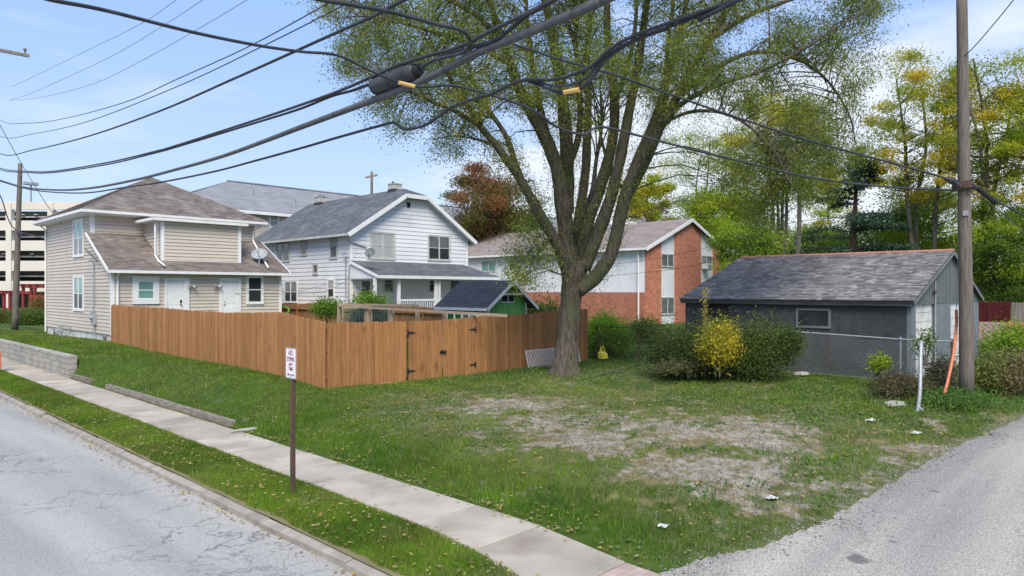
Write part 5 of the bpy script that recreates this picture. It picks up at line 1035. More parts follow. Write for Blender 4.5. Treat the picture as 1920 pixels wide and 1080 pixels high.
# ------------------------------------------------------------------ the big tree
BT = thing('big_tree', 'large many-limbed tree with sparse olive green leaves in front of the fence', 'tree', (17.25, 14.3, .4))
D = 22.3; px2m = D/F
tr_pts = [(1058, 712), (1058, 695), (1060, 670), (1063, 640), (1066, 605), (1070, 570), (1073, 540), (1077, 515), (1080, 490)]
tr_r = [37, 27, 21, 18.5, 17.5, 17.5, 19.5, 23, 24]
def limbm(m, l, d0, d1, r0, r1, sides=10, nn=6):
    p = smooth([at(a, b, float(d)) for (a, b), d in zip(l, np.linspace(d0, d1, len(l)))], nn); r = [x*px2m*(.66 if sides > 6 else 1) for x in np.linspace(r0, r1, len(p))]
    m.tube(p, r, sides, wob=.07); return list(zip(p, r))
def trunk_mesh():
    p = smooth([at(a, b, D) for a, b in tr_pts], 10); rr_ = np.interp(np.linspace(0, 1, len(p)), np.linspace(0, 1, 9), tr_r)*px2m; ns = 72; vs = []; fc = []
    for i, (c_, r_) in enumerate(zip(p, rr_)):
        for k in range(ns):
            a = 2*math.pi*k/ns; fl = math.exp(-i/9)
            rid = .045*abs(math.sin(a*11+.9*math.sin(i*.22)+1.3*math.sin(a*3)))+.03*abs(math.sin(a*23+i*.17))
            root = fl*(.35*max(0, math.sin(a*5+1.1))**2-.08); lum = .05*math.sin(a*2+i*.1)+.03*math.sin(a*3-i*.07)
            q = r_*(1+root+lum)+rid*.9-.035; vs.append((c_.x+q*math.cos(a), c_.y+q*math.sin(a), c_.z))
    for i in range(len(p)-1):
        for k in range(ns): fc.append((i*ns+k, i*ns+(k+1) % ns, (i+1)*ns+(k+1) % ns, (i+1)*ns+k))
    fc.append(tuple((len(p)-1)*ns+k for k in range(ns))); return MB().add(vs, fc)
obj('trunk', trunk_mesh(), M['bark'], BT, True)
LB = MB(); SK = []
limbs = [
 ([(1068, 525), (1055, 480), (1035, 440), (1012, 402), (992, 365), (965, 320), (932, 275), (903, 240), (878, 200), (852, 160), (825, 115), (790, 60)], 22.3, 19.5, 19, 3),
 ([(985, 350), (968, 310), (955, 270), (940, 240), (915, 205), (890, 160), (875, 110), (860, 60), (850, 0)], 21.6, 20.5, 9, 2.5),
 ([(1072, 510), (1064, 450), (1056, 390), (1049, 335), (1038, 295), (1018, 250), (996, 212), (975, 170), (957, 120), (940, 70), (920, 10), (905, -60), (890, -130)], 22.3, 21, 26, 5),
 ([(1060, 400), (1062, 340), (1063, 280), (1058, 220), (1050, 150), (1040, 90), (1028, 30), (1012, -50), (1000, -150)], 22.4, 22.0, 24, 7),
 ([(1030, 270), (1012, 200), (1000, 130), (990, 60), (985, -20), (975, -110)], 22.0, 24.5, 11, 4),
 ([(1078, 500), (1082, 440), (1090, 380), (1098, 320), (1101, 250), (1103, 180), (1100, 110), (1106, 40), (1116, -40), (1120, -160)], 22.5, 24.5, 17, 6),
 ([(1085, 500), (1098, 430), (1118, 370), (1138, 310), (1150, 250), (1152, 190), (1145, 120), (1138, 50), (1140, -40), (1148, -170)], 22.4, 22.8, 21, 7),
 ([(1095, 505), (1120, 440), (1142, 380), (1160, 310), (1172, 250), (1185, 180), (1198, 110), (1208, 40), (1220, -40), (1240, -160)], 22.2, 21.2, 20, 7),
 ([(1085, 545), (1120, 515), (1146, 475), (1160, 420), (1174, 360), (1195, 308), (1228, 255), (1262, 195), (1295, 135), (1330, 75), (1368, 10), (1400, -60), (1430, -140)], 22.2, 20.5, 22, 5),
 ([(1185, 325), (1212, 260), (1236, 200), (1256, 130), (1275, 60), (1292, -20), (1310, -120)], 21.7, 23.2, 14, 5),
 ([(1160, 400), (1188, 350), (1215, 300), (1238, 240), (1248, 170), (1252, 90), (1262, 10), (1275, -80)], 22.2, 25.5, 13, 4),
 ([(1228, 255), (1262, 222), (1310, 208), (1365, 215), (1415, 245), (1455, 290), (1482, 345)], 21.3, 20.0, 6, 1.5),
 ([(1240, 235), (1285, 190), (1350, 158), (1430, 132), (1510, 90), (1580, 45), (1640, 15)], 21.2, 19.0, 8, 1.5),
 ([(1265, 190), (1330, 135), (1405, 100), (1480, 104), (1545, 145), (1590, 210), (1605, 270)], 21.0, 22.5, 8, 1.5),
 ([(1330, 75), (1400, 30), (1480, 0), (1560, -30), (1640, -40)], 20.8, 20, 8, 2),
 ([(903, 240), (860, 212), (810, 190), (760, 165), (700, 140), (640, 120)], 20.8, 19.0, 6, 1.2),
 ([(957, 120), (900, 90), (830, 65), (760, 45), (690, 30), (630, 35)], 21.3, 19.8, 8, 1.2),
 ([(940, 70), (880, 20), (800, -20), (720, -50), (650, -60)], 21.3, 20.5, 8, 2),
 ([(932, 275), (895, 262), (850, 255), (812, 262)], 21, 20.5, 4, 1),
 ([(1082, 440), (1092, 400), (1110, 360), (1118, 300), (1128, 240), (1126, 170)], 21.9, 19.5, 9, 3),
 ([(1049, 335), (1075, 290), (1088, 230), (1085, 160), (1080, 80), (1085, 0), (1090, -100)], 22.2, 19.0, 11, 4),
 ([(1152, 190), (1175, 130), (1190, 60), (1195, -30), (1200, -130)], 22.8, 25.5, 9, 4),
 ([(1174, 360), (1150, 330), (1130, 270), (1118, 200)], 21.9, 24, 7, 3),
 ([(1035, 440), (1015, 470), (1000, 480), (985, 470)], 22.0, 21, 4, 1), ([(1160, 420), (1185, 405), (1210, 415)], 22, 21.2, 3, 1),
]
for l in limbs: SK += limbm(LB, *l)
obj('limbs', LB, M['bark'], BT, True)
SKp = np.array([tuple(s[0]) for s in SK]); SKr = np.array([s[1] for s in SK])
# crown: clumps hung on the limbs
poly = [(595, -60), (592, 20), (605, 95), (640, 150), (690, 180), (735, 245), (770, 275), (835, 312), (870, 285), (915, 310), (960, 340), (985, 400), (960, 470), (945, 520), (1010, 545), (1040, 520), (1040, 420), (1100, 380), (1200, 360), (1215, 300), (1260, 300), (1300, 330), (1350, 380), (1420, 420), (1480, 400), (1530, 380), (1600, 330), (1640, 240), (1600, 180), (1660, 60), (1690, 20), (1640, -80), (1560, -200), (1400, -300), (1200, -350), (1000, -340), (800, -260), (650, -150)]
PX = np.array(poly, float)
def inside(x, y):
    c_ = np.zeros(len(x), bool); j = len(PX)-1
    for i in range(len(PX)):
        xi, yi = PX[i]; xj, yj = PX[j]; c_ ^= ((yi > y) != (yj > y)) & (x < (xj-xi)*(y-yi)/(yj-yi+1e-9)+xi); j = i
    return c_
NC = 3600; cx = rng.uniform(580, 1700, NC*6); cy = rng.uniform(-350, 560, NC*6); k_ = inside(cx, cy)
dens = fbm(cx/100., cy/100., 1.3, 91, 3)
dens = dens+np.where(cy > 300, -.10, .04)+np.where((cx < 900) & (cy > 60) & (cy < 260), .05, 0)+np.where((cx > 1000) & (cx < 1300) & (cy > 180), -.12, 0)+np.where((cx < 1030) & (cy > 400), -.02, 0)
k_ &= dens > .44; cx, cy = cx[k_][:NC], cy[k_][:NC]; half = np.interp(cx, [580, 700, 1100, 1500, 1700], [1.2, 2.6, 5.0, 2.8, 1.0])*np.interp(cy, [-350, -200, 100, 350, 560], [.4, .9, 1, .55, .3])
cd = D-.4+rng.uniform(-1, 1, len(cx))*half; CP = np.array([tuple(at(a, b, float(c_))) for a, b, c_ in zip(cx, cy, cd)])
TW = MB()
for e in CP[::3]:
    dd = np.linalg.norm(SKp-e, axis=1)+np.where(SKp[:, 2] > e[2]+.6, 1.5, 0)+SKr*2.0; i = int(rng.choice(np.argsort(dd)[:14])); s0 = Vector(SKp[i]); ev = Vector(e)
    if (ev-s0).length > 4.5: continue
    mid = s0*.5+ev*.5+Vector((random.uniform(-.2, .2), random.uniform(-.2, .2), .15+.08*(ev-s0).length)); rr_ = min(.028, SKr[i]*.6)
    TW.tube(smooth([s0, mid, ev, ev+Vector((random.uniform(-.3, .3), random.uniform(-.3, .3), -.35))], 2), list(np.linspace(rr_, .004, 7)), 3, False)
obj('twigs', TW, M['bark'], BT)
NL = 430000; wt = rng.uniform(.1, 1, len(CP))**2; w_ = rng.choice(len(CP), NL, p=wt/wt.sum()); off = rng.normal(size=(NL, 3))*np.array([.25, .25, .27])
axis = rng.normal(size=(len(CP), 3))*np.array([.45, .45, .25]); axis[:, 2] -= .15; tt = rng.uniform(-1, 1, (NL, 1)); P = CP[w_]+axis[w_]*tt+off*rng.uniform(.3, 1, (NL, 1))
pal = [(.17, .23, .05), (.22, .28, .055), (.13, .18, .05), (.29, .33, .06), (.10, .14, .055), (.38, .37, .055), (.18, .24, .05)]
put('foliage', leafmesh('foliage', P, .078, pick(pal, len(CP))[w_]*.6+pick(pal, NL)*.4, None, .7, .34), BT)
# mossy sprouts clothing the limbs
sel = rng.choice(len(SKp), 48000, p=(SKr > .08)/(SKr > .08).sum()); u_ = rng.normal(size=(48000, 3)); u_ /= np.linalg.norm(u_, axis=1, keepdims=True)
P = SKp[sel]+u_*(SKr[sel][:, None]+rng.uniform(0, .30, (48000, 1)))+rng.normal(size=(48000, 3))*.10
put('sprouts', leafmesh('sprouts', P, .065, pick(pal, 48000), None, .3, .3), BT)

# ------------------------------------------------------------------ trees behind
LIME = [(.32, .42, .03), (.25, .38, .03), (.42, .47, .04), (.18, .29, .03)]; GRN = [(.11, .19, .035), (.15, .24, .04), (.08, .14, .03)]
YEL = [(.66, .50, .05), (.52, .45, .05), (.70, .50, .04), (.36, .40, .05)]; MIXY = LIME+YEL+GRN
RED = [(.28, .10, .045), (.22, .12, .05), (.12, .15, .045), (.10, .15, .04), (.33, .14, .05), (.16, .16, .05)]
bgtree('rounded tree turning rust red and green above the apartment roof', 910, 72, 312, 150, 470, RED, 17000, .26, r0=.3, clusters=90, sig=.62)
bgtree('dark green tree beside the rust red one, behind the big tree limbs', 985, 74, 395, 90, 480, GRN, 7000, .26, r0=.25, clusters=40, sig=.6)
bgtree('yellow-green tree above the apartment roof, just right of the big trunk', 1215, 66, 318, 110, 440, LIME+YEL, 7500, .22, r0=.2, clusters=50)
bgtree('small pinkish bare tree over the apartment roof', 1232, 70, 375, 60, 440, [(.34, .2, .19), (.28, .17, .15)], 1700, .16, clusters=60, r0=.15, sig=.5)
bgtree('bushy lime green tree right behind the brick gable', 1345, 64, 352, 150, 480, LIME, 14000, .22, r0=.22, clusters=80, sig=.5)
bgtree('tall thin yellowing tree rising behind the brick gable', 1318, 68, 205, 170, 400, LIME+GRN+YEL[:1], 7000, .17, stems=3, r0=.17, clusters=80, sig=.5, spread=.9)
bgtree('multi-stemmed tall tree left of the conifer', 1452, 48, 130, 210, 420, MIXY, 11000, .15, stems=4, r0=.19, clusters=110, sig=.42, spread=.7)
bgtree('slender tree with a bare trunk just left of the conifer', 1492, 46, 165, 130, 380, GRN+LIME, 5000, .15, stems=1, r0=.24, clusters=60, sig=.5)
bgtree('low lime tree at the left end of the garage roof', 1405, 40, 425, 130, 520, GRN+LIME, 6000, .16, r0=.12, clusters=50, sig=.6)
bgtree('golden-topped tall tree behind the garage, left of the alley pole', 1735, 42, 88, 210, 400, YEL+LIME+YEL, 12000, .15, stems=3, r0=.2, clusters=110, sig=.40, spread=.9)
bgtree('golden and green tall tree behind the alley pole', 1850, 40, 85, 200, 420, YEL+LIME+MIXY, 13000, .15, stems=3, r0=.2, clusters=110, sig=.42, spread=.9)
bgtree('tall yellow tree cut by the right edge', 1950, 38, 110, 180, 420, YEL+LIME, 9000, .15, stems=2, r0=.2, clusters=80, sig=.45)
bgtree('dense lime green tree behind the garage ridge', 1735, 46, 330, 170, 500, LIME, 12000, .16, stems=2, r0=.2, clusters=80, sig=.55)
bgtree('dense bright green tree right of the garage, under the golden one', 1870, 39, 360, 150, 585, LIME[:2]+GRN, 17000, .14, r0=.2, clusters=90, sig=.6)
bgtree('dark green tree at the right edge above the grey fence', 1940, 42, 330, 130, 585, GRN+LIME[3:], 10000, .15, r0=.2, clusters=60, sig=.6)
bgtree('low dark green tree behind the middle of the garage roof', 1655, 52, 405, 190, 545, GRN+LIME[1:2], 11000, .18, r0=.2, clusters=70, sig=.6)
bgtree('low green tree behind the left part of the garage roof', 1530, 56, 432, 130, 545, GRN+LIME[1:2], 8000, .18, r0=.2, clusters=60, sig=.6)
bgtree('small green tree in the gap between brick gable and garage', 1382, 60, 395, 70, 520, LIME, 4000, .2, r0=.15, clusters=30, sig=.6)
# conifer
CT = thing('conifer', 'dark spreading conifer with drooping boughs behind the garage', 'tree', tuple(at(1597, 560, 45)))
cb0 = at(1588, 560, 45); cb0.z = .5; ct1 = at(1610, 288, 45)
obj('trunk', MB().tube([cb0, (cb0+ct1)/2, ct1], [.3, .2, .04], 8), M['barkred'], CT)
NP = []; m = MB()
for i in range(46):
    f = random.random()**.8; z_ = cb0.z+3.6+(ct1.z-cb0.z-3.7)*f; base = cb0+(ct1-cb0)*((z_-cb0.z)/(ct1.z-cb0.z)); a = random.uniform(0, 6.28); L_ = (1-f)**.8*4.2+.5; e = base+Vector((math.cos(a)*L_, math.sin(a)*L_, .35-.1*L_))
    m.tube([base, (base+e)/2+Vector((0, 0, .25)), e], [.05, .03, .01], 4, False)
    for k in range(430):
        s = random.random()**.7; q = base+(e-base)*s+Vector((0, 0, .25*math.sin(s*3.1))); wv = .55*(1-s)+.15
        NP.append((q.x+random.gauss(0, wv*.55), q.y+random.gauss(0, wv*.55), q.z+random.gauss(0, .09)-.05))
obj('branches', m, M['barkred'], CT)
put('foliage', leafmesh('foliage', np.array(NP), .22, pick([(.05, .10, .06), (.065, .12, .065), (.04, .08, .05)], len(NP)), M['needle'], .2, .3), CT)

# ------------------------------------------------------------------ shrubs
HG = [(.05, .09, .03), (.08, .13, .035), (.045, .07, .03), (.13, .18, .045), (.20, .22, .05)]
for i, (px_, d, rx_, rz_, tp, lb) in enumerate(((1262, 21.6, 1.0, 1.0, 603, 'dark green left end of the overgrown hedge, beside the chain-link rail'), (1330, 21.2, 1.15, 1.15, 593, 'dark green hedge bush directly behind the golden shrub'), (1412, 20.9, 1.2, 1.15, 588, 'dark green hedge bush between the golden shrub and the chain-link fence'), (1478, 20.6, .55, .6, 603, 'small green bush spilling onto the end of the chain-link rail'))):
    q = at(px_, tp, d); shrub('hedge_bush', lb, 'bush', (q.x, q.y, q.z-rz_*1.08), (rx_, rx_*.8, rz_), HG if i < 3 else HG+LIME[3:], 26000 if i < 3 else 6000, .065, 14, group='overgrown hedge bushes', lumps=16, soft=.36)
q = at(1350, 592, 19.95); shrub('yellow_shrub', 'golden yellow shrub growing out of the dark hedge', 'shrub', (q.x, q.y, q.z-.85), (.95, .45, .82), [(.62, .50, .04), (.46, .42, .05), (.26, .30, .05), (.55, .42, .04), (.12, .16, .04)], 8000, .07, 5, lumps=20, soft=.33)
q = at(1322, 570, 20.2)
t = thing('yellow_sapling', 'thin upright yellow-leaved shoot above the hedge', 'sapling', (q.x, q.y, 1.2)); obj('stem', MB().tube([(q.x, q.y, .6), (q.x, q.y, q.z+.45)], .012, 4), M['bark2'], t)
zz_ = rng.uniform(-.55, .5, 260); put('foliage', leafmesh('foliage', np.stack([q.x+rng.normal(0, .05, 260), q.y+rng.normal(0, .05, 260), q.z+zz_], 1), .06, pick([(.55, .46, .04), (.4, .4, .05)], 260)), t)
BR = [(.20, .34, .04), (.26, .40, .05), (.14, .25, .04)]
sl = [('bright_bush', 'bright green bush just right of the stained fence end', 'bush', 1140, 31, 583, (1.2, .9, 1.15), [(.38, .55, .05), (.3, .5, .05), (.22, .36, .04)], 12000), ('vine_bush', 'dark vine-covered bush above the dark chain-link rail', 'bush', 1150, 28.5, 622, (1.0, .8, .5), GRN+BR, 7000),
      ('bright_bush', 'lime bush in front of the white house porch', 'bush', 700, 33.5, 545, (1.1, 1.0, .9), BR, 8000), ('bright_bush', 'spiky pale green bush left of the lime porch bush', 'bush', 612, 35, 553, (.8, .8, .7), BR+GRN, 3500),
      ('ivy_mass', 'dark ivy behind the mesh windows of the garden frame', 'ivy', 688, 28.6+1.2, 575, (1.0, .5, .55), [(.04, .09, .05), (.05, .11, .06)], 7000),
      ('bright_bush', 'green bush between the shed and the big tree trunk', 'bush', 1025, 30, 555, (1.1, 1.1, 1.0), BR+GRN, 6000), ('yard_bush', 'pale green bush before the brick base of the apartment block', 'bush', 1210, 36, 585, (1.2, 1.0, .9), GRN+[(.2, .24, .12)], 5000),
      ('round_bush', 'rounded clipped bush left of the far utility pole', 'bush', 8, 54, 577, (1.2, 1.0, .8), [(.08, .12, .03), (.16, .15, .04)], 4000), ('round_bush', 'large rounded dark bush right of the far utility pole', 'bush', 62, 51, 577, (1.3, 1.1, .85), HG+GRN, 7000),
      ('round_bush', 'orange-tinged bush beside the corner of the tan house', 'bush', 76, 62, 548, (1.0, 1.0, 1.5), RED+[(.3, .26, .05)], 4000), ('round_bush', 'yellow-green bush in front of the maroon pergola', 'bush', 40, 56, 573, (1.5, 1.0, .8), [(.2, .24, .05), (.14, .2, .04)], 4000),
      ('weed_bush', 'tall yellow-green weeds right of the alley pole', 'weeds', 1860, 18.5, 648, (.8, .7, .75), [(.2, .24, .05), (.3, .26, .1), (.14, .2, .05)], 5500), ('weed_bush', 'brownish tall weeds at the right edge beside the alley', 'weeds', 1912, 18.2, 655, (.7, .8, .7), [(.24, .18, .1), (.14, .16, .05), (.28, .2, .12)], 5500),
      ('weed_bush', 'yellow-green leafy bush below the grey fence at the right edge', 'bush', 1908, 25, 598, (1.1, 1.0, .9), BR+LIME[:1], 5000), ('weed_bush', 'green bush hugging the lattice screen right of the garage', 'bush', 1868, 28, 632, (1.3, .9, .6), BR+GRN, 5000),
      ('weed_bush', 'small lime sapling poking through the chain-link fence', 'sapling', 1648, 19.2, 658, (.32, .3, .34), LIME, 900), ('weed_bush', 'dry brown brush pile at the foot of the chain-link fence', 'brush', 1690, 17.7, 700, (.95, .7, .3), [(.2, .14, .09), (.14, .12, .06), (.1, .12, .05)], 5000),
      ('weed_bush', 'dead grey brush at the fence corner behind the orange guard', 'brush', 1765, 18.3, 655, (.45, .6, .75), [(.2, .17, .13), (.15, .13, .09), (.12, .14, .06)], 2600),
      ('weed_bush', 'low green weeds around the base of the alley pole', 'weeds', 1800, 16.4, 728, (1.1, .7, .25), [(.1, .19, .04), (.13, .23, .05)], 4500), ('weed_bush', 'thin leafy sapling growing beside the white garage door', 'sapling', 1735, 17.6, 608, (.28, .28, .5), GRN, 420),
      ('weed_bush', 'twiggy undergrowth at the foot of the dark hedge', 'undergrowth', 1290, 20.4, 672, (1.4, .8, .25), [(.12, .13, .06), (.09, .12, .04), (.18, .15, .09)], 4000)]
for nm, lb, ct, px_, d, tp, rad, cols, n in sl:
    q = at(px_, tp, d); shrub(nm, lb, ct, (q.x, q.y, max(q.z-rad[2], .35+rad[2]*.35)), rad, cols, n, .075 if d < 25 else .11, 8, lumps=11)
fillers = [('yellow-lime tree filling the gap left of the conifer', 1545, 58, 300, 120, 500, LIME+YEL, 7000), ('far green tree low behind the multi-stemmed tree', 1450, 66, 400, 140, 520, GRN+LIME, 7000)]
for a in fillers: bgtree(*a, .18, r0=.15, clusters=70, sig=.5)
# sticks by the hedge and the corner
for i, (l, rr_) in enumerate((([(1112, 700), (1160, 696), (1215, 672), (1248, 660)], .02), ([(1150, 705), (1210, 698), (1290, 694)], .015), ([(1255, 712), (1330, 690), (1400, 694)], .014), ([(1640, 706), (1660, 722), (1672, 742)], .014), ([(1645, 700), (1700, 705), (1745, 722)], .013))):
    pts = []
    for k, (a, b_) in enumerate(l):
        q = on_z(a, b_, .5); pts.append((q.x, q.y, float(height(q.x, q.y))+.04+.12*(k % 2)+.25*(k == 3)))
    tag(obj('fallen_branch', MB().tube(smooth(pts, 4), rr_, 5), M['bark2']), ('longest bare stick lying left of the dark hedge', 'straight bare stick lying below the first one at the hedge', 'bare stick at the foot of the golden shrub', 'crooked bare stick beside the brush pile by the chain-link fence', 'long pale stick lying across the brush pile')[i], 'branch', 'fallen branches')
obj('splice_bundle', MB().tube([at(1776, 334, 16.7), at(1783, 338, 16.7), at(1794, 344, 16.75)], [.05, .09, .07], 8).tube([at(1818, 350, 16.8), at(1832, 352, 16.8), at(1850, 366, 16.8), at(1868, 380, 16.8)], [.05, .07, .06, .07], 8), M['black'], UP)
obj('wire_coil', MB().tube([at(1818+12*math.cos(a), 352+8*math.sin(a), 16.7) for a in np.linspace(0, 11, 26)], .012, 5), M['cable'], UP)
# distant planting closing the horizon
m = []
for i in range(70):
    a = -38+76*i/69; d = random.uniform(120, 150); m.append((d, a))
P = []; cc = []
for d, a in m:
    px_ = 960+F*math.tan(R(a)); c_ = at(px_, HZ, d); n = 900; h = random.uniform(2.5, 5); k = rng.normal(size=(n, 3)); k /= np.linalg.norm(k, axis=1, keepdims=True); k *= rng.uniform(.4, 1, (n, 1)); P.append(k*np.array([5, 5, h])+np.array([c_.x, c_.y, h])); cc.append(pick(GRN+LIME[3:]+[(.16, .15, .06)], 1).repeat(n, 0)*.6+pick(GRN, n)*.4)
tag(put('distant_trees', leafmesh('distant_trees', np.concatenate(P), .8, np.concatenate(cc))), 'low far-off tree belt closing the horizon', 'trees', kind='stuff')

# ------------------------------------------------------------------ grass, leaf litter
def blades(name, X, Y, Z, hgt, wid, col, lean=.45):
    n = len(X); a = rng.uniform(0, 6.283, n); l = rng.uniform(0, lean, n)*hgt; b = rng.uniform(0, 6.283, n)
    B0 = np.stack([X-wid*np.cos(a), Y-wid*np.sin(a), Z-.01], 1); B1_ = np.stack([X+wid*np.cos(a), Y+wid*np.sin(a), Z-.01], 1); T = np.stack([X+l*np.cos(b), Y+l*np.sin(b), Z+hgt], 1)
    return tag(put(name, npmesh(name, np.stack([B0, B1_, T], 1).reshape(-1, 3), np.arange(3*n).reshape(n, 3), M['blade'], col)), kind='stuff')
def gcol(x, y, dry):
    n = len(x); v = fbm(x, y, .8, 101, 4); u = rng.random((n, 1))
    g1 = np.array([.065, .165, .006]); g2 = np.array([.14, .265, .014]); g3 = np.array([.24, .27, .09]); st = np.array([.36, .29, .15])
    c_ = g1+(g2-g1)*sm((v-.35)/.3)[:, None]; c_ = np.where(u < .12, g3, c_); c_ = c_*(.72+.55*fbm(x, y, 2.3, 131, 3))[:, None]; yl = sm((fbm(x, y, .9, 141, 3)-.5)/.12)[:, None]*.35; c_ = c_*(1-yl)+np.array([.20, .22, .05])*yl; c_ = c_*(1-dry[:, None])+st*dry[:, None]
    return np.clip(c_*rng.uniform(.7, 1.3, (n, 1)), .01, 1)
# lot
N0 = 1900000; X = rng.uniform(6.95, 34, N0); Y = rng.uniform(2.3, 52, N0); dd = X*FX+Y*FY; side = np.abs((X*RX+Y*RY)/dd)
keep = (side < .78) & (dd > 6.5) & (rng.random(N0) < np.minimum(1, (10.5/dd)**1.6)) & (Y > edge_n(X)+.02+rng.normal(0, .07, N0))
keep &= ~((X > 10.3) & (Y > 16.95) & (X < 21.7)) & ~((X > 10.3) & (Y > 35)) & ~((X > 23.1) & (Y > 5.8)) & ~((Y > 27.5) & (X < 7.2))
X, Y = X[keep], Y[keep]; b_, gp, gv = fields(X, Y); clump = fbm(X, Y, 3.2, 15, 3); v2 = fbm(X, Y, .5, 201, 3)
kp = rng.random(len(X)) < (.16+.84*gp)*(1-.85*gv)*(.6+.8*clump); X, Y, b_, gp, gv, clump, v2 = [q[kp] for q in (X, Y, b_, gp, gv, clump, v2)]
lush = sm((9.2-X)/1.4)*sm((18-Y)/3)+.6*sm((X-15)/2)*(Y < 9)
k_ = sm((b_-.05)/.3)*(1-gp)
dry = np.where(rng.random(len(X)) < np.clip(.10+.62*k_+.25*sm((v2-.5)/.15)*(1-lush)-.06*lush, 0, .9), rng.uniform(.5, 1, len(X)), 0)
tuft = sm((fbm(X, Y, 4.5, 501, 2)-.62)/.1); hg = (.024+.045*clump+.035*lush+.05*tuft*gp)*rng.uniform(.5, 1.4, len(X))*(1-.45*k_)*(.45+.55*sm((X-6.95)/.25)); dd = X*FX+Y*FY
blades('lawn_grass', X, Y, height(X, Y), hg, np.maximum(.0045, .00042*dd), gcol(X, Y, dry))
print('lot blades', len(X))
# verge
N1 = 330000; X = rng.uniform(4.52, 5.80, N1); Y = rng.uniform(3.6, 45, N1)**1.0; dd = X*FX+Y*FY; kp = (rng.random(N1) < (8.5/np.maximum(dd, 8.5))**1.1) & (((X*RX+Y*RY)/dd) > -.8)
kp &= (rng.random(N1) > sm((5.9-Y)/1.6)*.85) & (X > 4.56+.10*fbm(Y, Y*0, 2.5, 8, 3)) & (X < wl(Y)+.02); X, Y = X[kp], Y[kp]; cl = fbm(X, Y, 3, 16, 3); dd = X*FX+Y*FY
dry = np.clip(.1+.5*sm((5.8-Y)/1.5)+.5*sm((cl-.62)/.1)*.5, 0, .8)*(rng.random(len(X)) < .7)
blades('verge_grass', X, Y, vz(X, Y), (.035+.075*cl)*rng.uniform(.5, 1.4, len(X))*(.4+.6*sm((wl(X*0+Y)-X)/.2)), np.maximum(.0045, .0004*dd), gcol(X, Y, dry), .7)
print('verge blades', len(X))
# broad-leaved weeds in the lawn
n = 16000; X = rng.uniform(7, 24, n*3); Y = rng.uniform(2.8, 16.5, n*3); kp = (fbm(X, Y, 1.2, 303, 3)+.25*sm((X-14)/3) > .62) & (Y > edge_n(X)+.1) & ~((X > 23) & (Y > 5.5)); X, Y = X[kp][:n], Y[kp][:n]; Z = height(X, Y)+rng.uniform(.02, .08, len(X))
tag(put('ground_weeds', leafmesh('ground_weeds', np.stack([X, Y, Z], 1), .055, pick([(.10, .19, .04), (.13, .24, .06), (.17, .24, .10)], len(X)), None, -.1, .7)), kind='stuff')
# loose gravel along the alley edge
n = 5000; X = rng.uniform(6.0, 22, n); Y = edge_n(X)+rng.normal(-.12, .2, n); Z = np.where(Y > edge_n(X), height(X, Y), alz(X))+.004; q_ = rng.uniform(.006, .02, (n, 1)); C_ = np.stack([X, Y, Z], 1)
D_ = rng.normal(size=(4, n, 3)); D_ /= np.linalg.norm(D_, axis=2, keepdims=True); V_ = np.stack([C_+D_[i]*q_ for i in range(4)], 1).reshape(-1, 3); b4 = np.arange(n)[:, None]*4
Fc = np.concatenate([b4+np.array([a]) for a in ([0, 1, 2], [0, 3, 1], [1, 3, 2], [2, 3, 0])]); gc_ = rng.uniform(.22, .5, (n, 1))*np.array([[1, .96, .9]])
tag(put('loose_gravel', npmesh('loose_gravel', V_, Fc, M['soil'], np.tile(gc_, (4, 1)))), kind='stuff')
# stones and dead stems strewn over the worn ground
n = 60000; X = rng.uniform(8, 16, n); Y = rng.uniform(3.2, 14.5, n); b_, gp, gv = fields(X, Y); kp = (rng.random(n) < .10+.9*gv) & (b_ > .3) & (Y > edge_n(X)); X, Y = X[kp][:16000], Y[kp][:16000]; n = len(X)
C_ = np.stack([X, Y, height(X, Y)+.003], 1); q_ = rng.uniform(.006, .02, (n, 1)); D_ = rng.normal(size=(4, n, 3)); D_ /= np.linalg.norm(D_, axis=2, keepdims=True); V_ = np.stack([C_+D_[i]*q_ for i in range(4)], 1).reshape(-1, 3); b4 = np.arange(n)[:, None]*4
Fc = np.concatenate([b4+np.array([a]) for a in ([0, 1, 2], [0, 3, 1], [1, 3, 2], [2, 3, 0])]); gc_ = rng.uniform(.12, .5, (n, 1))*np.array([[1, .94, .84]])
tag(put('scattered_stones', npmesh('scattered_stones', V_, Fc, M['soil'], np.tile(gc_, (4, 1)))), kind='stuff')
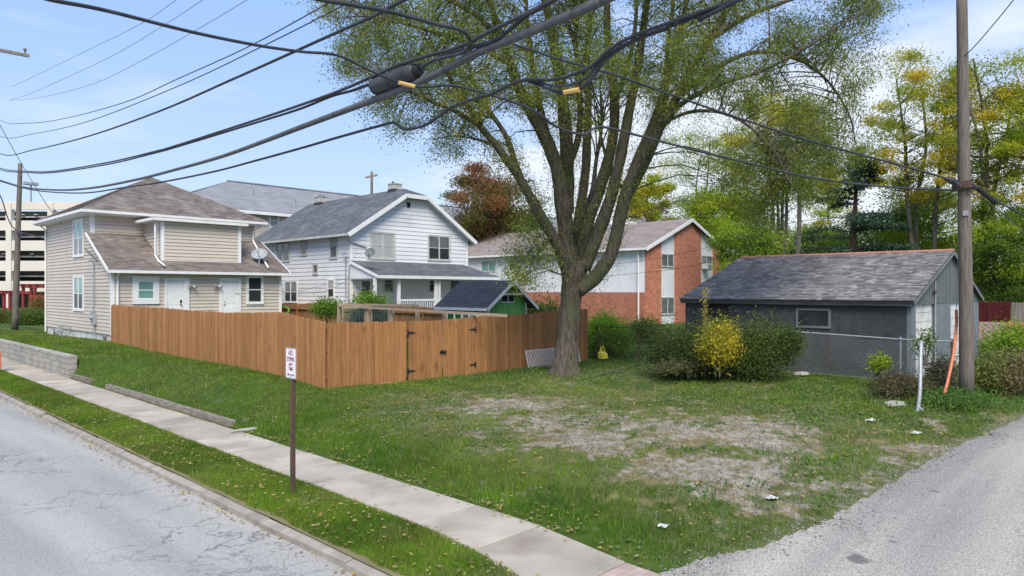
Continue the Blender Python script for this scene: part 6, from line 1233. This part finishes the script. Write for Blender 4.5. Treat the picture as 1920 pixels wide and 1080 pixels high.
n = 90000; X = rng.uniform(7.6, 20, n); Y = rng.uniform(2.8, 15.5, n); b_, gp, gv = fields(X, Y); kp = (rng.random(n) < .75*np.clip(b_*1.3, 0, 1)*(1-.55*gp)) & (Y > edge_n(X)) & (fbm(X, Y, 2.6, 611, 3) > .44); X, Y = X[kp], Y[kp]; n = len(X)
put_ = leafmesh('dead_stems', np.stack([X, Y, height(X, Y)+rng.uniform(.004, .03, n)], 1), .06, pick([(.30, .20, .10), (.20, .14, .07), (.38, .29, .16), (.14, .11, .05), (.16, .20, .05)], n), M['blade'], .05, .16)
tag(put('dead_stems', put_), kind='stuff')
# fallen leaves
n = 4200; X = np.concatenate([rng.uniform(6.9, 20, n), rng.uniform(4.5, 5.8, 900), rng.normal(4.36, .09, 420), rng.normal(6.95, .08, 260)]); Y = np.concatenate([rng.uniform(2.9, 16.6, n), rng.uniform(4, 22, 900)**1, rng.uniform(4, 26, 420), rng.uniform(4.5, 20, 260)])
kp = (fbm(X, Y, 1.0, 404, 3) > .46) | (X < 6.98); kp &= (Y > edge(X)+.05) | (X < 6.0); X, Y = X[kp], Y[kp]
Z = np.where(X > 6.9, height(X, Y)+.045, np.where(X > 5.8, .014-.095*(1-sm((Y-4.0)/2.3)), np.where(X > 4.6, vz(X, Y)+.06, -.09)))
ang = rng.uniform(0, 6.28, len(X)); L_ = rng.uniform(.018, .045, len(X)); dx, dy = np.cos(ang)*L_, np.sin(ang)*L_
tz = rng.uniform(.0, .02, (4, len(X)))
V_ = np.stack([np.stack([X-dx, Y-dy, Z+tz[0]], 1), np.stack([X-dy*.5, Y+dx*.5, Z+tz[1]], 1), np.stack([X+dx, Y+dy, Z+tz[2]], 1), np.stack([X+dy*.5, Y-dx*.5, Z+tz[3]], 1)], 1).reshape(-1, 3)
cc = pick([(.55, .42, .12), (.48, .38, .16), (.6, .48, .1), (.38, .25, .12), (.5, .44, .26), (.42, .3, .16)], len(X))
tag(put('fallen_leaves', npmesh('fallen_leaves', V_, np.arange(4*len(X)).reshape(-1, 4), M['leaf'], cc)), kind='stuff')
print('objects', len(bpy.data.objects), 'faces', sum(len(m_.polygons) for m_ in bpy.data.meshes))
